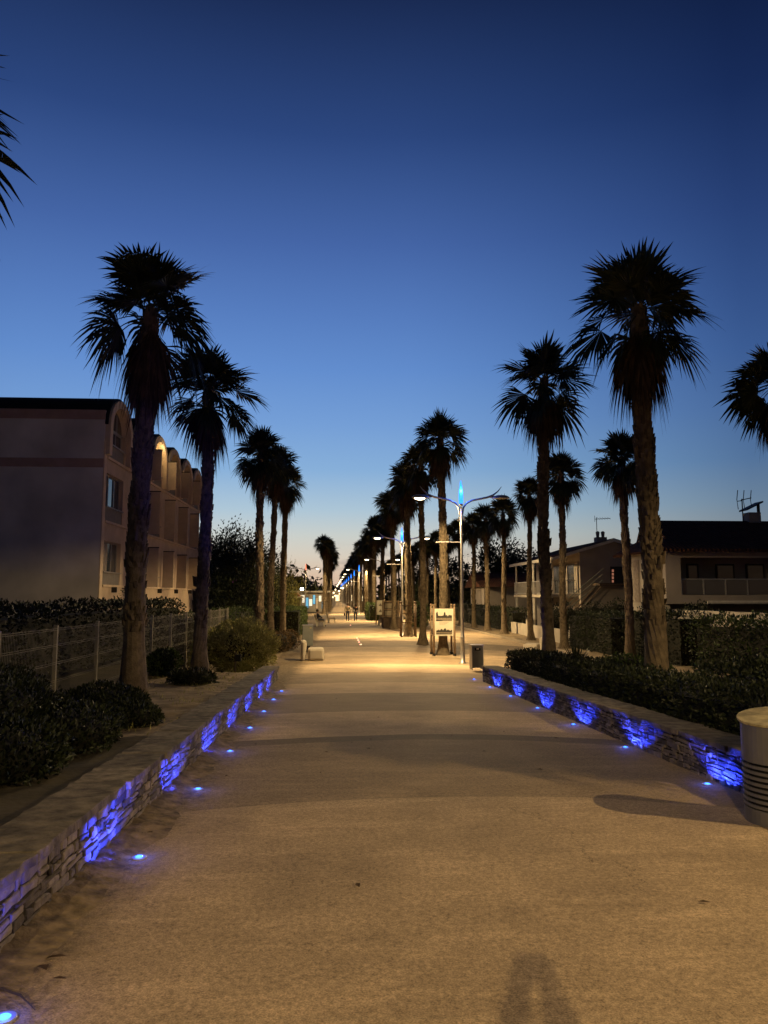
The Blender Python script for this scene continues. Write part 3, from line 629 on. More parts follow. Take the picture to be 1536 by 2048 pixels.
def hedge(name, label, x0, x1, y0, y1, base, h, n, L, Wd, m, seed, group=None, rough=.07, cat='hedge', topf=None):
    """Box hedge: leaves through a shell of a box whose faces are uneven."""
    rs = np.random.RandomState(seed); root = thing(name, label, cat, ((x0 + x1) / 2, y0, base(y0)), 0, group)
    lx, ly = x1 - x0, y1 - y0; A = np.array([ly * h, ly * h, lx * h, lx * h, lx * ly]); A = (A / A.sum() * n).astype(int); P = []; Nn = []
    for i, k in enumerate(A):
        u, v = rs.uniform(0, 1, k), rs.uniform(0, 1, k); z = np.zeros(k)
        if i < 2: p = np.stack([z + (-lx / 2 if i == 0 else lx / 2), u * ly, v * h], 1); nn = (-1 if i == 0 else 1, 0, 0)
        elif i < 4: p = np.stack([(u - .5) * lx, z + (0 if i == 2 else ly), v * h], 1); nn = (0, -1 if i == 2 else 1, 0)
        else: p = np.stack([(u - .5) * lx, v * ly, z + h], 1); nn = (0, 0, 1)
        nn = np.array(nn, float)[None].repeat(k, 0)
        dsp = rough * 1.6 * lump(p + np.array([x0, y0, 0]), seed, 1.5) - np.abs(rs.normal(0, rough * .8, k)) + rough * .3
        P.append(p + nn * dsp[:, None]); Nn.append(nn)
    P = np.concatenate(P); Nn = np.concatenate(Nn)
    bz = np.array([base(y0 + q) - base(y0) for q in P[:, 1]])
    tf = np.ones(len(P)) if topf is None else np.array([topf(q) for q in P[:, 1]])
    P[:, 2] = P[:, 2] * tf + bz; v, f = leaf_cloud(P, Nn, L, Wd, rs)
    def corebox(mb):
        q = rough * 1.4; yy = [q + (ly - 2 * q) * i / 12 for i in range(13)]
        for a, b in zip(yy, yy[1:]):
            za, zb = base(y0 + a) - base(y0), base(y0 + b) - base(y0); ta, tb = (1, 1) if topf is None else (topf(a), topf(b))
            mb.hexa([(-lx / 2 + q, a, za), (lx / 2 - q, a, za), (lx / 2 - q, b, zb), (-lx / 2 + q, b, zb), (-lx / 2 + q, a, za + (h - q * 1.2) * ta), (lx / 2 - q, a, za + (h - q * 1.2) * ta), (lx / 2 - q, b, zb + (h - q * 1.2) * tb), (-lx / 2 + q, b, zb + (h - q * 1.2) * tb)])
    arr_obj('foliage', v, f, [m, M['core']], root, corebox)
    return root
hedge('hedge', 'long dark clipped hedge along the top of the right stone wall', 4.22, 5.05, 3.5, 19.3, bedz, .54, 26000, .062, .017, M['leafdark'], 3, rough=.085)
hedge('hedge', 'dark rough hedge behind the clipped one at the right edge, below the tallest palm', 5.9, 7.0, 7.0, 12.4, bedz, .62, 6000, .09, .024, M['leafdark'], 4, rough=.12)
hedge('hedge', 'leafy hedge in front of the low cream garden wall at the right edge', 10.9, 11.9, 17.4, 23.2, lambda y: gz(y) + .05, 1.55, 6500, .10, .026, M['leaf'], 5, rough=.14)
hedge('hedge', 'square trimmed hedge behind the lit slim palm, before the pale house', 10.9, 13.2, 30.2, 36, lambda y: gz(y) + .05, 1.62, 7500, .10, .026, M['leafdark'], 6, rough=.09)
hedge('hedge', 'hedge right of the lit slim palm, in shadow behind the tallest palm', 11.2, 13.0, 24.6, 29.4, lambda y: gz(y) + .05, 1.75, 5000, .10, .026, M['leafdark'], 7, rough=.12)
hedge('hedge', 'hedge screening the garden below the balcony, beyond the kerb', 11.4, 12.6, 50, 75, lambda y: gz(y) + .05, 1.5, 6000, .14, .036, M['leafdark'], 8, rough=.12)
hedge('hedge', 'long dark hedge between the mesh fence and the apartment block', -7.4, -6.0, 9.0, 29.5, lambda y: gz(y) * .0 - .1, 1.46, 15000, .10, .026, M['leafdark'], 9, rough=.12)
hedge('hedge', 'square clipped hedge on the left beyond the grey cabinet', -4.6, -2.45, 47, 57, gz, 1.62, 7000, .11, .028, M['leaf'], 10, rough=.08)
hedge('hedge', 'hedge behind the feathery bush near the end of the fence', -6.4, -5.0, 28.8, 44, gz, 1.75, 7000, .10, .026, M['leaf'], 12, rough=.12)
hedge('hedge', 'small square hedge on the right behind the two walkers', 2.85, 4.0, 75, 84, gz, 1.65, 4000, .13, .034, M['leaf'], 13, rough=.1)
p = ground(503, 1330)
blob('feathery_bush', 'large feathery yellow-green bush beside the end of the left wall', 'bush', (-3.05, 23.2, gz(23)), [((0, 0, .75), (.85, .9, .78)), ((.55, .3, .7), (.55, .6, .72)), ((-.75, .2, .6), (.7, .7, .62)), ((-.2, .9, .85), (.8, .7, .75))], 30000, .12, .011, M['leafsage'], 21, up=.7, core=.6, lumps=.34)
blob('russet_bush', 'low russet bush behind the grey cabinet on the left', 'bush', (-2.75, 34.0, gz(34)), [((0, 0, .4), (.65, 1.0, .5)), ((.3, 1.6, .4), (.6, .9, .5))], 3500, .08, .018, M['leafred'], 22)
blob('shrub', 'small leafy shrub against the mesh fence between the two near left palms', 'shrub', (-4.35, 19.2, bedz(19.2)), [((0, 0, .3), (.42, .5, .36))], 1800, .09, .024, M['leaf'], 23)
blob('shrub', 'low dark tuft of leaves at the foot of the second left palm', 'shrub', (-3.05, 16.6, bedz(16.6)), [((0, 0, .1), (.42, .38, .2)), ((-.35, .1, .1), (.3, .3, .18))], 1300, .12, .014, M['leafdark'], 24)
blob('shrub', 'dark grassy shrub at the foot of the tallest left palm', 'shrub', (-3.35, 11.0, bedz(11)), [((0, 0, .15), (.7, .75, .3)), ((.5, -.7, .1), (.5, .5, .2))], 8000, .062, .015, M['leafdark'], 25, up=.5)
blob('shrub', 'big dark shrub in the lower left corner between wall and fence', 'shrub', (-3.85, 8.3, bedz(8.3)), [((0, 0, .3), (.9, 1.1, .5)), ((.55, -1.3, .2), (.9, .9, .36)), ((-.4, 1.4, .25), (.6, .9, .5)), ((.9, .2, .15), (.6, .9, .3))], 20000, .062, .015, M['leafdark'], 26, up=.5)
blob('shrub', 'dark shrub at the left edge in front of the fence', 'shrub', (-4.2, 5.6, bedz(5.6)), [((0, 0, .35), (.7, .9, .6))], 9000, .062, .015, M['leafdark'], 27, up=.5)
blob('shrub', 'rounded dark shrub with pale twigs right of the spiky plant', 'shrub', (6.3, 16.6, bedz(16.6)), [((0, 0, .25), (.6, .6, .34)), ((.7, .3, .2), (.5, .5, .28))], 2400, .08, .022, M['leaf'], 28)
blob('shrub', 'low shrub on the soil at the right edge behind the dark hedges', 'shrub', (8.4, 13.2, gz(13.2)), [((0, 0, .4), (.9, .8, .5)), ((1.3, .3, .35), (.9, .8, .45))], 3600, .09, .024, M['leaf'], 29)
blob('shrub', 'dark bush under the stair of the gabled house', 'shrub', (14.3, 42, gz(42)), [((0, 0, .9), (1.3, 1.2, 1.2)), ((1.6, .4, .9), (1.2, 1.2, 1.35)), ((-1.6, .4, .9), (1.2, 1.2, 1.15)), ((3, 0, 1.2), (1.2, 1.2, 1.5))], 6500, .13, .034, M['leafdark'], 30)
blob('shrub', 'dark bush at the corner of the house with the wide loggia', 'shrub', (14.7, 30.4, gz(30)), [((0, 0, .9), (1.1, 1.0, 1.3)), ((1.4, .4, .7), (.9, .9, 1.0))], 4200, .11, .03, M['leafdark'], 31)
blob('shrub', 'bright green shrub lit by a lamp between the avenue palms', 'shrub', (6.2, 60, gz(60)), [((0, 0, .9), (1.0, 1.2, 1.1))], 2000, .14, .04, M['leaf'], 32)
blob('shrub', 'spindly twiggy shrub at the foot of the apartment block corner', 'shrub', (-9.0, 32.2, gz(32) + .2), [((0, 0, 1.5), (.35, 1.2, 1.1))], 420, .16, .02, M['leaf'], 33, core=0, lumps=.3)
blob('shade_shrub', 'tall unseen shrub added to keep lamp light off the left bed', 'shrub', (-3.35, 0.2, gz(0) + .2), [((0, 0, 1.2), (.95, 1.2, 1.3)), ((.1, .3, 2.6), (.8, 1.0, 1.4)), ((-.9, .8, 2.4), (.9, 1.0, 1.8)), ((-1.9, .6, 2.2), (1.0, 1.0, 2.1))], 9000, .12, .035, M['leafdark'], 51)  # added out of view to block the rear lamp from the left bed
# spiky plant in the right bed
sp_r = thing('spiky_plant', 'dark spiky rosette plant behind the clipped hedge at the second right palm', 'plant', (5.55, 17.6, bedz(17.6)))
r = random.Random(3); mb = MB()
for i in range(46):
    az = i * 2.4; el = rad(r.uniform(12, 85)); L_ = r.uniform(.55, .8); d = Vector((math.cos(el) * math.cos(az), math.cos(el) * math.sin(az), math.sin(el))); s = perp(d); b = Vector((0, 0, .15))
    mb.add([b - s * .012, b + s * .012, b + d * L_ * .5 + s * .03, b + d * L_ * .5 - s * .03, b + d * L_ + Vector((0, 0, -.1)) * math.cos(el)], [(0, 1, 2, 3), (3, 2, 4)])
mb.build('leaves', M['leafdark'], sp_r); MB().tube([(0, 0, -.1), (0, 0, .2)], [.09, .07], 8).build('stem', M['wood'], sp_r)
# dry grass tufts on the sand
rs_ = np.random.RandomState(4); n = 2600; P = np.stack([rs_.uniform(-4.8, -2.15, n), rs_.uniform(9, 20.2, n), np.zeros(n)], 1)
keep = lump(P, 2, 1.2) + .25 * rs_.normal(0, 1, n) > .15; P = P[keep]; P[:, 2] = [gz(y) + .23 for y in P[:, 1]]
v, f = leaf_cloud(P, np.tile(np.array([[0, 0, 1.0]]), (len(P), 1)), .09, .005, rs_, .6)
tag(arr_obj('dry_grass', v, f, M['leafsage'], None), 'dry tufts scattered over the sandy left bed', kind='stuff')

# ------------------------------------------------------------------ trees behind
def tree(label, loc, H, Rw, seed, m, n=9000, L=.22, Wd=.05, group=None, name='tree', spiky=0.0):
    r = random.Random(seed); rs = np.random.RandomState(seed); root = thing(name, label, 'tree', loc, 0, group)
    tr = MB(); tr.tube([(0, 0, -.2), (.05, .02, H * .2), (.0, .1, H * .45), (.1, .0, H * .8)], [.035 * H * .6, .025 * H * .6, .016 * H * .6, .01], 8); cl = []
    for i in range(15):
        z0 = H * r.uniform(.12, .6); az = i * 2.4 + r.uniform(-.4, .4); e = Vector((math.cos(az) * Rw * r.uniform(.35, .85), math.sin(az) * Rw * r.uniform(.35, .85), z0 + H * r.uniform(.1, .36))); e.z = min(e.z, H * .95)
        mid = Vector((e.x * .5, e.y * .5, (z0 + e.z) / 2 + .1)); tr.tube([(0, .05, z0), mid, e], [.012 * H * .6, .008 * H * .6, .01], 5)
        for q in range(5):
            c = mid.lerp(e, r.uniform(.1, 1.15)) + Vector((r.gauss(0, .16), r.gauss(0, .16), r.gauss(0, .12))) * Rw; cl.append((c, r.uniform(.16, .3) * Rw))
    cl += [(Vector((r.gauss(0, .25) * Rw, r.gauss(0, .25) * Rw, H * r.uniform(.75, .98))), .2 * Rw) for _ in range(8)]
    cl += [(Vector((r.gauss(0, .5) * Rw, r.gauss(0, .5) * Rw, H * r.uniform(.12, .4))), .28 * Rw) for _ in range(14)]
    tr.build('trunk', M['wood'], root); k = n // len(cl); P = []; D = []
    for c, rd in cl:
        d = rs.normal(0, .55, (k, 3)); d[:, 2] *= 1 + spiky; P.append(np.array(c) + d * rd); D.append(d + np.array([c.x, c.y, 0]) * .5)
    P = np.concatenate(P); D = np.concatenate(D); ok = P[:, 2] > .1; v, f = leaf_cloud(P[ok], D[ok], L, Wd, rs, .3 + spiky)
    arr_obj('crown', v, f, m, root); return root
tA = tree('large dark tree at the far end of the apartment block', (-8.4, 58, -.85), 7.4, 3.6, 1, M['leafdark'], 16000, .26, .05, spiky=.5)
tree('slender dark tree behind the fence end, right of the large dark tree', (-5.2, 50, -.85), 5.4, 1.7, 2, M['leafdark'], 7000, .2, .03, spiky=.9)
tree('feathery tree behind the third left trunk, in front of the far kiosk', (-4.6, 60, -.85), 5.0, 1.8, 3, M['leafsage'], 7000, .2, .02, spiky=.9)
tB = tree('dark open tree seen between the lamp post and the second right palm row', (20, 95, -.85), 9.2, 5.0, 4, M['leafdark'], 12000, .4, .1)
dup(tB, (27, 108, -.85), 2, 'dark tree beyond the gabled house balcony', (1.05, 1.05, .95))
dup(tB, (14.5, 112, -.85), 4, 'dark tree far behind the kerb palms, left of the other two', (1.0, 1.0, .9))
dup(tA, (-10.5, 72, -.85), 1, 'dark tree behind the large one beside the apartment block', (1.15, 1.15, .95))
dup(tA, (-13, 92, -.85), 3, 'distant dark tree left of the far lone lamp', (1.1, 1.1, .72))
# far wood closing the view
rs_ = np.random.RandomState(9); Pw = []; Dw = []
r = random.Random(8)
for i in range(150):
    side = r.random()
    if side < .42: x, y = r.uniform(-75, -7), r.uniform(120, 190)
    elif side < .8: x, y = r.uniform(9, 110), r.uniform(120, 200)
    else: x, y = r.uniform(-26, 10), r.uniform(300, 340)
    hh = r.uniform(4.5, 8.0) if side < .8 else r.uniform(5, 8)
    q = rs_.normal(0, 1, (150, 3)) * np.array([2.4, 2.0, hh * .27]); q += np.array([x, y, -.85 + hh * .45]); q[:, 2] = np.clip(q[:, 2], -.8, hh * 1.15); Pw.append(q); Dw.append(rs_.normal(0, 1, (150, 3)))
v, f = leaf_cloud(np.concatenate(Pw), np.concatenate(Dw), 1.3, .42, rs_)
tag(arr_obj('distant_wood', v, f, M['leafdark'], None), 'dark mass of trees along the horizon', kind='stuff')

# ------------------------------------------------------------------ mesh fence
fence = thing('mesh_fence', 'welded mesh fence with pale posts along the back of the left bed', 'fence', (-4.85, 9.0, 0))
ys = [8.9 + 2.2 * i for i in range(12)]
for y in ys:
    b = MB(); zg = gz(y) + (.2 if y < 20 else 0); b.box(-.03, .03, y - 9 - .03, y - 9 + .03, zg - .1, 1.10); b.build('post', M['fencepaint'], fence)
pan = None
for a, b_ in zip(ys, ys[1:]):
    zg = gz(b_) + (.22 if b_ < 20 else .02); w = MB(); Y0, Y1 = a - 9 + .03, b_ - 9 - .03
    for z in (1.05, 1.02, .78, .75, .48, .45, .18, .15, -.12, -.15, -.42, -.45):
        if z > zg + .02:
            w.box(.034, .040, Y0, Y1, z - .0028, z + .0028)
    nv = 40
    for i in range(nv + 1):
        yy = Y0 + (Y1 - Y0) * i / nv; w.box(.041, .0445, yy - .0012, yy + .0012, zg, 1.07)
    w.build('mesh_panel', M['fencepaint'], fence)

# ------------------------------------------------------------------ apartment block on the left
def apartment():
    XF, Y0, BW, NB = -9.8, 31.2, 3.56, 6; Y1 = Y0 + BW * NB; XB = -26; zg = -.85
    root = thing('apartment_block', 'three-storey apartment block with a row of arched roof bays behind the left palms', 'building', (XF, Y0, zg))
    T = lambda x, y, z: (x - XF, y - Y0, z - zg)
    def bx(mb, x0, x1, y0, y1, z0, z1): mb.box(x0 - XF, x1 - XF, y0 - Y0, y1 - Y0, z0 - zg, z1 - zg)
    g = MB(); bx(g, XB, XF - .32, Y0 + .3, Y1 - .02, zg, 8.75); g.build('inner_wall', M['render'], root)
    g = MB(); bx(g, XB, XF - .002, Y0, Y0 + .3, zg, 9.3); g.build('gable_wall', M['gable'], root)
    g = MB(); bx(g, XB, XF + .02, Y0 - .03, Y0, 8.9, 9.3); bx(g, XB, XF + .02, Y0 - .03, Y0, 6.88, 7.25); g.build('gable_band', M['band'], root)
    g = MB(); bx(g, XF - .002, XF + .05, Y0 - .002, Y0 + .34, zg, 8.0); g.build('corner_pilaster', M['rendertrim'], root)
    rows = [(2.07, 2.62, 3.9), (4.74, 5.35, 6.75), (7.42, 8.05, 8.75)]
    fw = MB(); zz = [zg, 2.07, 3.9, 4.74, 6.75, 7.42]
    bx(fw, XF - .32, XF, Y0 + .3, Y1, zg, 2.07); bx(fw, XF - .32, XF, Y0 + .3, Y1, 3.9, 4.74); bx(fw, XF - .32, XF, Y0 + .3, Y1, 6.75, 7.42)
    bays = [(Y0 + BW * i, Y0 + BW * (i + 1)) for i in range(NB)]; win = []
    for i, (a, b) in enumerate(bays): win.append((a + .48, b - .62))
    for z0, zs, z1 in rows:
        prev = Y0 + .3
        for (wa, wb) in win:
            bx(fw, XF - .32, XF, prev, wa, z0, z1); prev = wb
        bx(fw, XF - .32, XF, prev, Y1, z0, z1)
    fw.build('facade_wall', M['render'], root)
    for z, t in ((2.0, .1), (4.66, .1), (7.34, .12)):           # ledges under each row
        l = MB(); bx(l, XF, XF + .09, Y0 + .36, Y1, z - .02, z + t - .03); l.build('ledge', M['rendertrim'], root)
    for fi, (z0, zs, z1) in enumerate(rows):
        for i, (wa, wb) in enumerate(win):
            top = z1 if fi < 2 else 9.75
            p = MB(); bx(p, XF - .10, XF - .03, wa, wb, z0, zs - .05); p.build('sill_panel', M['panelgrey'], root)
            fr = MB(); bx(fr, XF - .2, XF + .07, wa - .02, wb + .02, zs - .05, zs); w = wb - wa
            for q in (0, .33, .66, 1): 
                yc = wa + .03 + (w - .06) * q; bx(fr, XF - .24, XF - .16, yc - .03, yc + .03, zs, z1 - .06)
            bx(fr, XF - .24, XF - .16, wa, wb, z1 - .06, z1 - .001)
            f_ = fr.build('window', M['frame'], root)
            pn = MB(); bx(pn, XF - .215, XF - .2, wa, wb, zs, z1 - .06)
            pn.build('pane', M['glass'] if not (fi == 2 and i == 2) else M['litarch'], f_)
            if fi < 2 and (i + fi) % 2 == 0:
                c = MB(); n = 9; y0_ = wa + .5 + .3 * fi
                for q in range(n): bx(c, XF - .195 + .012 * (q % 2), XF - .183 + .012 * (q % 2), y0_ + q * .07, y0_ + q * .07 + .07, zs + .02, z1 - .08)
                c.build('curtain', M['curtain'], f_)
    N = 18
    for i, (a, b) in enumerate(bays):                            # barrel vaults
        c = (a + b) / 2; hw = BW / 2
        arc = lambda rw, rh, z, n=N: [(c - rw * math.cos(math.pi * k / n), z + rh * math.sin(math.pi * k / n)) for k in range(n + 1)]
        v = MB(); v.prism(arc(hw - .1, 1.28, 8.75), lambda p, s: T((XB, XF - .25)[s], p[0], p[1])); v.build('arch_wall', M['render'], root)
        o, q = arc(hw + .0, 1.46, 8.72), arc(hw - .1, 1.36, 8.72); rf = MB()
        rf.prism(o + q[::-1], lambda p, s: T((XB, XF + .12)[s], p[0], p[1])); rf.build('roof_vault', M['rooffelt'], root)
        o = [(a + .06, 7.45)] + arc(hw - .102, 1.355, 8.72) + [(b - .06, 7.45)]; q = [(a + .42, 7.45)] + arc(hw - .44, 1.04, 8.72) + [(b - .42, 7.45)]
        t = MB(); t.prism(o + q[::-1], lambda p, s: T((XF - .24, XF + .22)[s], p[0], p[1])); t.build('arch_trim', M['rendertrim'], root)
        f_ = MB(); f_.prism(arc(hw - .46, 1.02, 8.76), lambda p, s: T((XF - .24, XF - .2)[s], p[0], p[1])); lit = i == 2
        w_ = f_.build('arch_window', M['litarch'] if lit else M['glass'], root)
        m_ = MB(); 
        for q_ in (-.33, .33): bx(m_, XF - .2, XF - .14, c + q_ * 1.2 - .03, c + q_ * 1.2 + .03, 8.76, 9.6)
        bx(m_, XF - .2, XF - .14, c - hw + .47, c + hw - .47, 8.72, 8.80); m_.build('mullion', M['frame'], w_)
    for k_ in range(4):                                          # screens set at right angles to the facade
        y = 38.35 + 3.5 * k_
        for z0, z1 in ((2.05, 4.0), (4.72, 6.85), (7.45, 9.0)):
            s = MB(); bx(s, XF + .09, XF + .66, y, y + .06, z0, z1); sc = s.build('privacy_screen', M['shutter'], root)
            s = MB(); bx(s, XF + .09, XF + .68, y - .01, y + .07, z1, z1 + .05); s.build('screen_cap', M['darkframe'], sc)
    for k_ in range(5):
        y = 33 + k_ * 4.1; l = MB(); bx(l, XF, XF + .22, y, y + .05, 1.75, 1.98); l.build('bracket', M['darkframe'], root)
    ld = bpy.data.lights.new('loggia_light', 'POINT'); ld.energy = 24; ld.color = WARM; ld.shadow_soft_size = .1
    lo = bpy.data.objects.new('loggia_light', ld); COL.objects.link(lo); lo.parent = root; lo.location = T(XF + .35, 40.6, 9.35)
apartment()

# ------------------------------------------------------------------ houses on the right
def antenna(parent, p, h=1.3, s=1.0):
    a = MB(); x, y, z = p; a.tube([(x, y, z), (x, y, z + h)], .018 * s, 5); a.tube([(x - .1, y, z + h - .12), (x + .75 * s, y, z + h - .05)], .014 * s, 4)
    for i in range(5): a.tube([(x + .1 * s + .14 * s * i, y - .22 * s, z + h - .2 + .01 * i), (x + .1 * s + .14 * s * i, y + .22 * s, z + h + .05)], .008 * s, 4)
    a.tube([(x - .12, y, z + h - .3), (x - .12, y, z + h + .12)], .012 * s, 4); a.build('antenna', M['darkframe'], parent)
def house_gabled():
    YG = 46.0; zg = -.85; root = thing('gabled_house', 'pale gabled two-storey house with a long street balcony, middle right', 'house', (14.5, YG, zg))
    T = lambda x, y, z: (x - 14.5, y - YG, z - zg)
    def bx(mb, *a): mb.box(a[0] - 14.5, a[1] - 14.5, a[2] - YG, a[3] - YG, a[4] - zg, a[5] - zg)
    XR, ZR, XE, ZE, XE2 = at_y(1222, 1078, YG).x, at_y(1222, 1078, YG).z - .12, 13.0, at_y(1106, 1116, YG).z - .1, 21.5
    ze2 = ZR - (ZR - ZE) * (XE2 - XR) / (XR - XE)
    zl = lambda x: ZR - (ZR - ZE) * abs(x - XR) / (XR - XE)
    w = MB(); w.prism([(14.9, zg), (20.6, zg), (20.6, zl(20.6)), (XR, ZR - .02), (14.9, zl(14.9))], lambda p, s: T(p[0], (YG, 56.5)[s], p[1])); w.build('wall', M['housewall'], root)
    rf = MB()
    for x0, z0, x1, z1 in ((XE, ZE, XR, ZR), (XR, ZR, XE2, ze2)):
        rf.hexa([T(x0, YG - .5, z0), T(x1, YG - .5, z1), T(x1, 57, z1), T(x0, 57, z0), T(x0, YG - .5, z0 + .14), T(x1, YG - .5, z1 + .14), T(x1, 57, z1 + .14), T(x0, 57, z0 + .14)])
    roof = rf.build('roof', M['tiley'], root)
    fa = MB()
    for x0, z0, x1, z1 in ((XE, ZE, XR, ZR), (XR, ZR, XE2, ze2)):
        fa.hexa([T(x0, YG - .56, z0 - .08), T(x1, YG - .56, z1 - .08), T(x1, YG - .502, z1 - .08), T(x0, YG - .502, z0 - .08), T(x0, YG - .56, z0 + .1), T(x1, YG - .56, z1 + .1), T(x1, YG - .502, z1 + .1), T(x0, YG - .502, z0 + .1)])
    bx(fa, XE - .06, XE - .003, YG - .5, 57, ZE - .06, ZE + .13); fa.build('fascia', M['white'], roof)
    ch = MB(); c = at_y(1201, 1085, 50); bx(ch, c.x - .35, c.x + .35, 49.7, 50.3, ZR - .6, c.z + .35)
    for q in (-.18, .18): ch.lathe([(.1, 0), (.12, .2), (.14, .35), (.05, .42)], 10, T(c.x + q, 50, c.z + .35))
    ch.build('chimney', M['housewall'], roof)
    antenna(root, T(at_y(1194, 1070, 50).x, 50, ZR - .3), 2.2, 1.3)
    b = MB(); bx(b, 13.1, 14.9, YG + .4, 56.3, 1.52, 1.70); bal = b.build('balcony', M['housewhite'], root)
    rl = MB(); bx(rl, 13.12, 13.17, YG + .45, 56.2, 2.55, 2.6); bx(rl, 13.12, 13.17, YG + .45, 56.2, 1.76, 1.8)
    for i in range(70): y = YG + .5 + i * .14; bx(rl, 13.135, 13.155, y, y + .02, 1.8, 2.55)
    bx(rl, 13.17, 14.88, YG + .45, YG + .5, 2.55, 2.6)
    for i in range(12): bx(rl, 13.25 + i * .14, 13.27 + i * .14, YG + .46, YG + .49, 1.7, 2.55)
    rl.build('railing', M['metal'], bal)
    for y in (YG + .55, 51, 56): 
        q = MB(); bx(q, 13.2, 13.32, y, y + .12, zg, 1.52); bx(q, 13.2, 13.3, y, y + .1, 1.7, ZE + .02); q.build('post', M['white'], bal)
    for y0, y1 in ((47.0, 48.4), (50, 51.5), (53.2, 54.6)):
        q = MB(); bx(q, 14.84, 14.897, y0 - .06, y1 + .06, 1.72, 3.7); f_ = q.build('window', M['frame'], root)
        q = MB(); bx(q, 14.82, 14.838, y0, y1, 1.78, 3.62); q.build('pane', M['glass'], f_)
        q = MB(); bx(q, 14.80, 14.835, y0 - .75, y0 - .08, 1.75, 3.66); q.build('shutter', M['housewhite'], f_)
    d = at_y(1222, 1138, YG); d2 = at_y(1247, 1170, YG)
    q = MB(); bx(q, d.x - .05, d2.x, YG - .05, YG - .003, d2.z, d.z + .15); dr = q.build('door', M['darkframe'], root)
    for (u0, u1) in ((1223, 1227), ):
        for v in (1139, 1146, 1153, 1160):
            a, e = at_y(u0, v, YG), at_y(u1, v + 5, YG); q = MB(); bx(q, a.x, e.x, YG - .06, YG - .052, e.z, a.z); q.build('pane', M['warmpane'], dr)
    st = MB(); a = at_y(1182, 1202, YG - 1); e = at_y(1222, 1168, YG - 1)          # outside stair
    st.tube([T(a.x - .8, YG - 1.2, a.z - .7), T(e.x - .6, YG - 1.2, e.z - .05)], .035, 6); st.tube([T(a.x - .8, YG - .2, a.z - .7), T(e.x - .6, YG - .2, e.z - .05)], .035, 6)
    bx(st, e.x - .8 + .0, e.x + 1.2, YG - 1.3, YG - .06, e.z - .1, e.z + .05)
    stair = st.build('outside_stair', M['darktimber'], root)
    rl = MB(); 
    for k_ in (0, .35, .7): rl.tube([T(a.x - 1.5, YG - 1.3, a.z - .5 + k_ * .9), T(e.x - .6, YG - 1.3, e.z + .25 + k_ * .9), ], .03, 6)
    rl.build('handrail', M['greybox'], stair)
house_gabled()
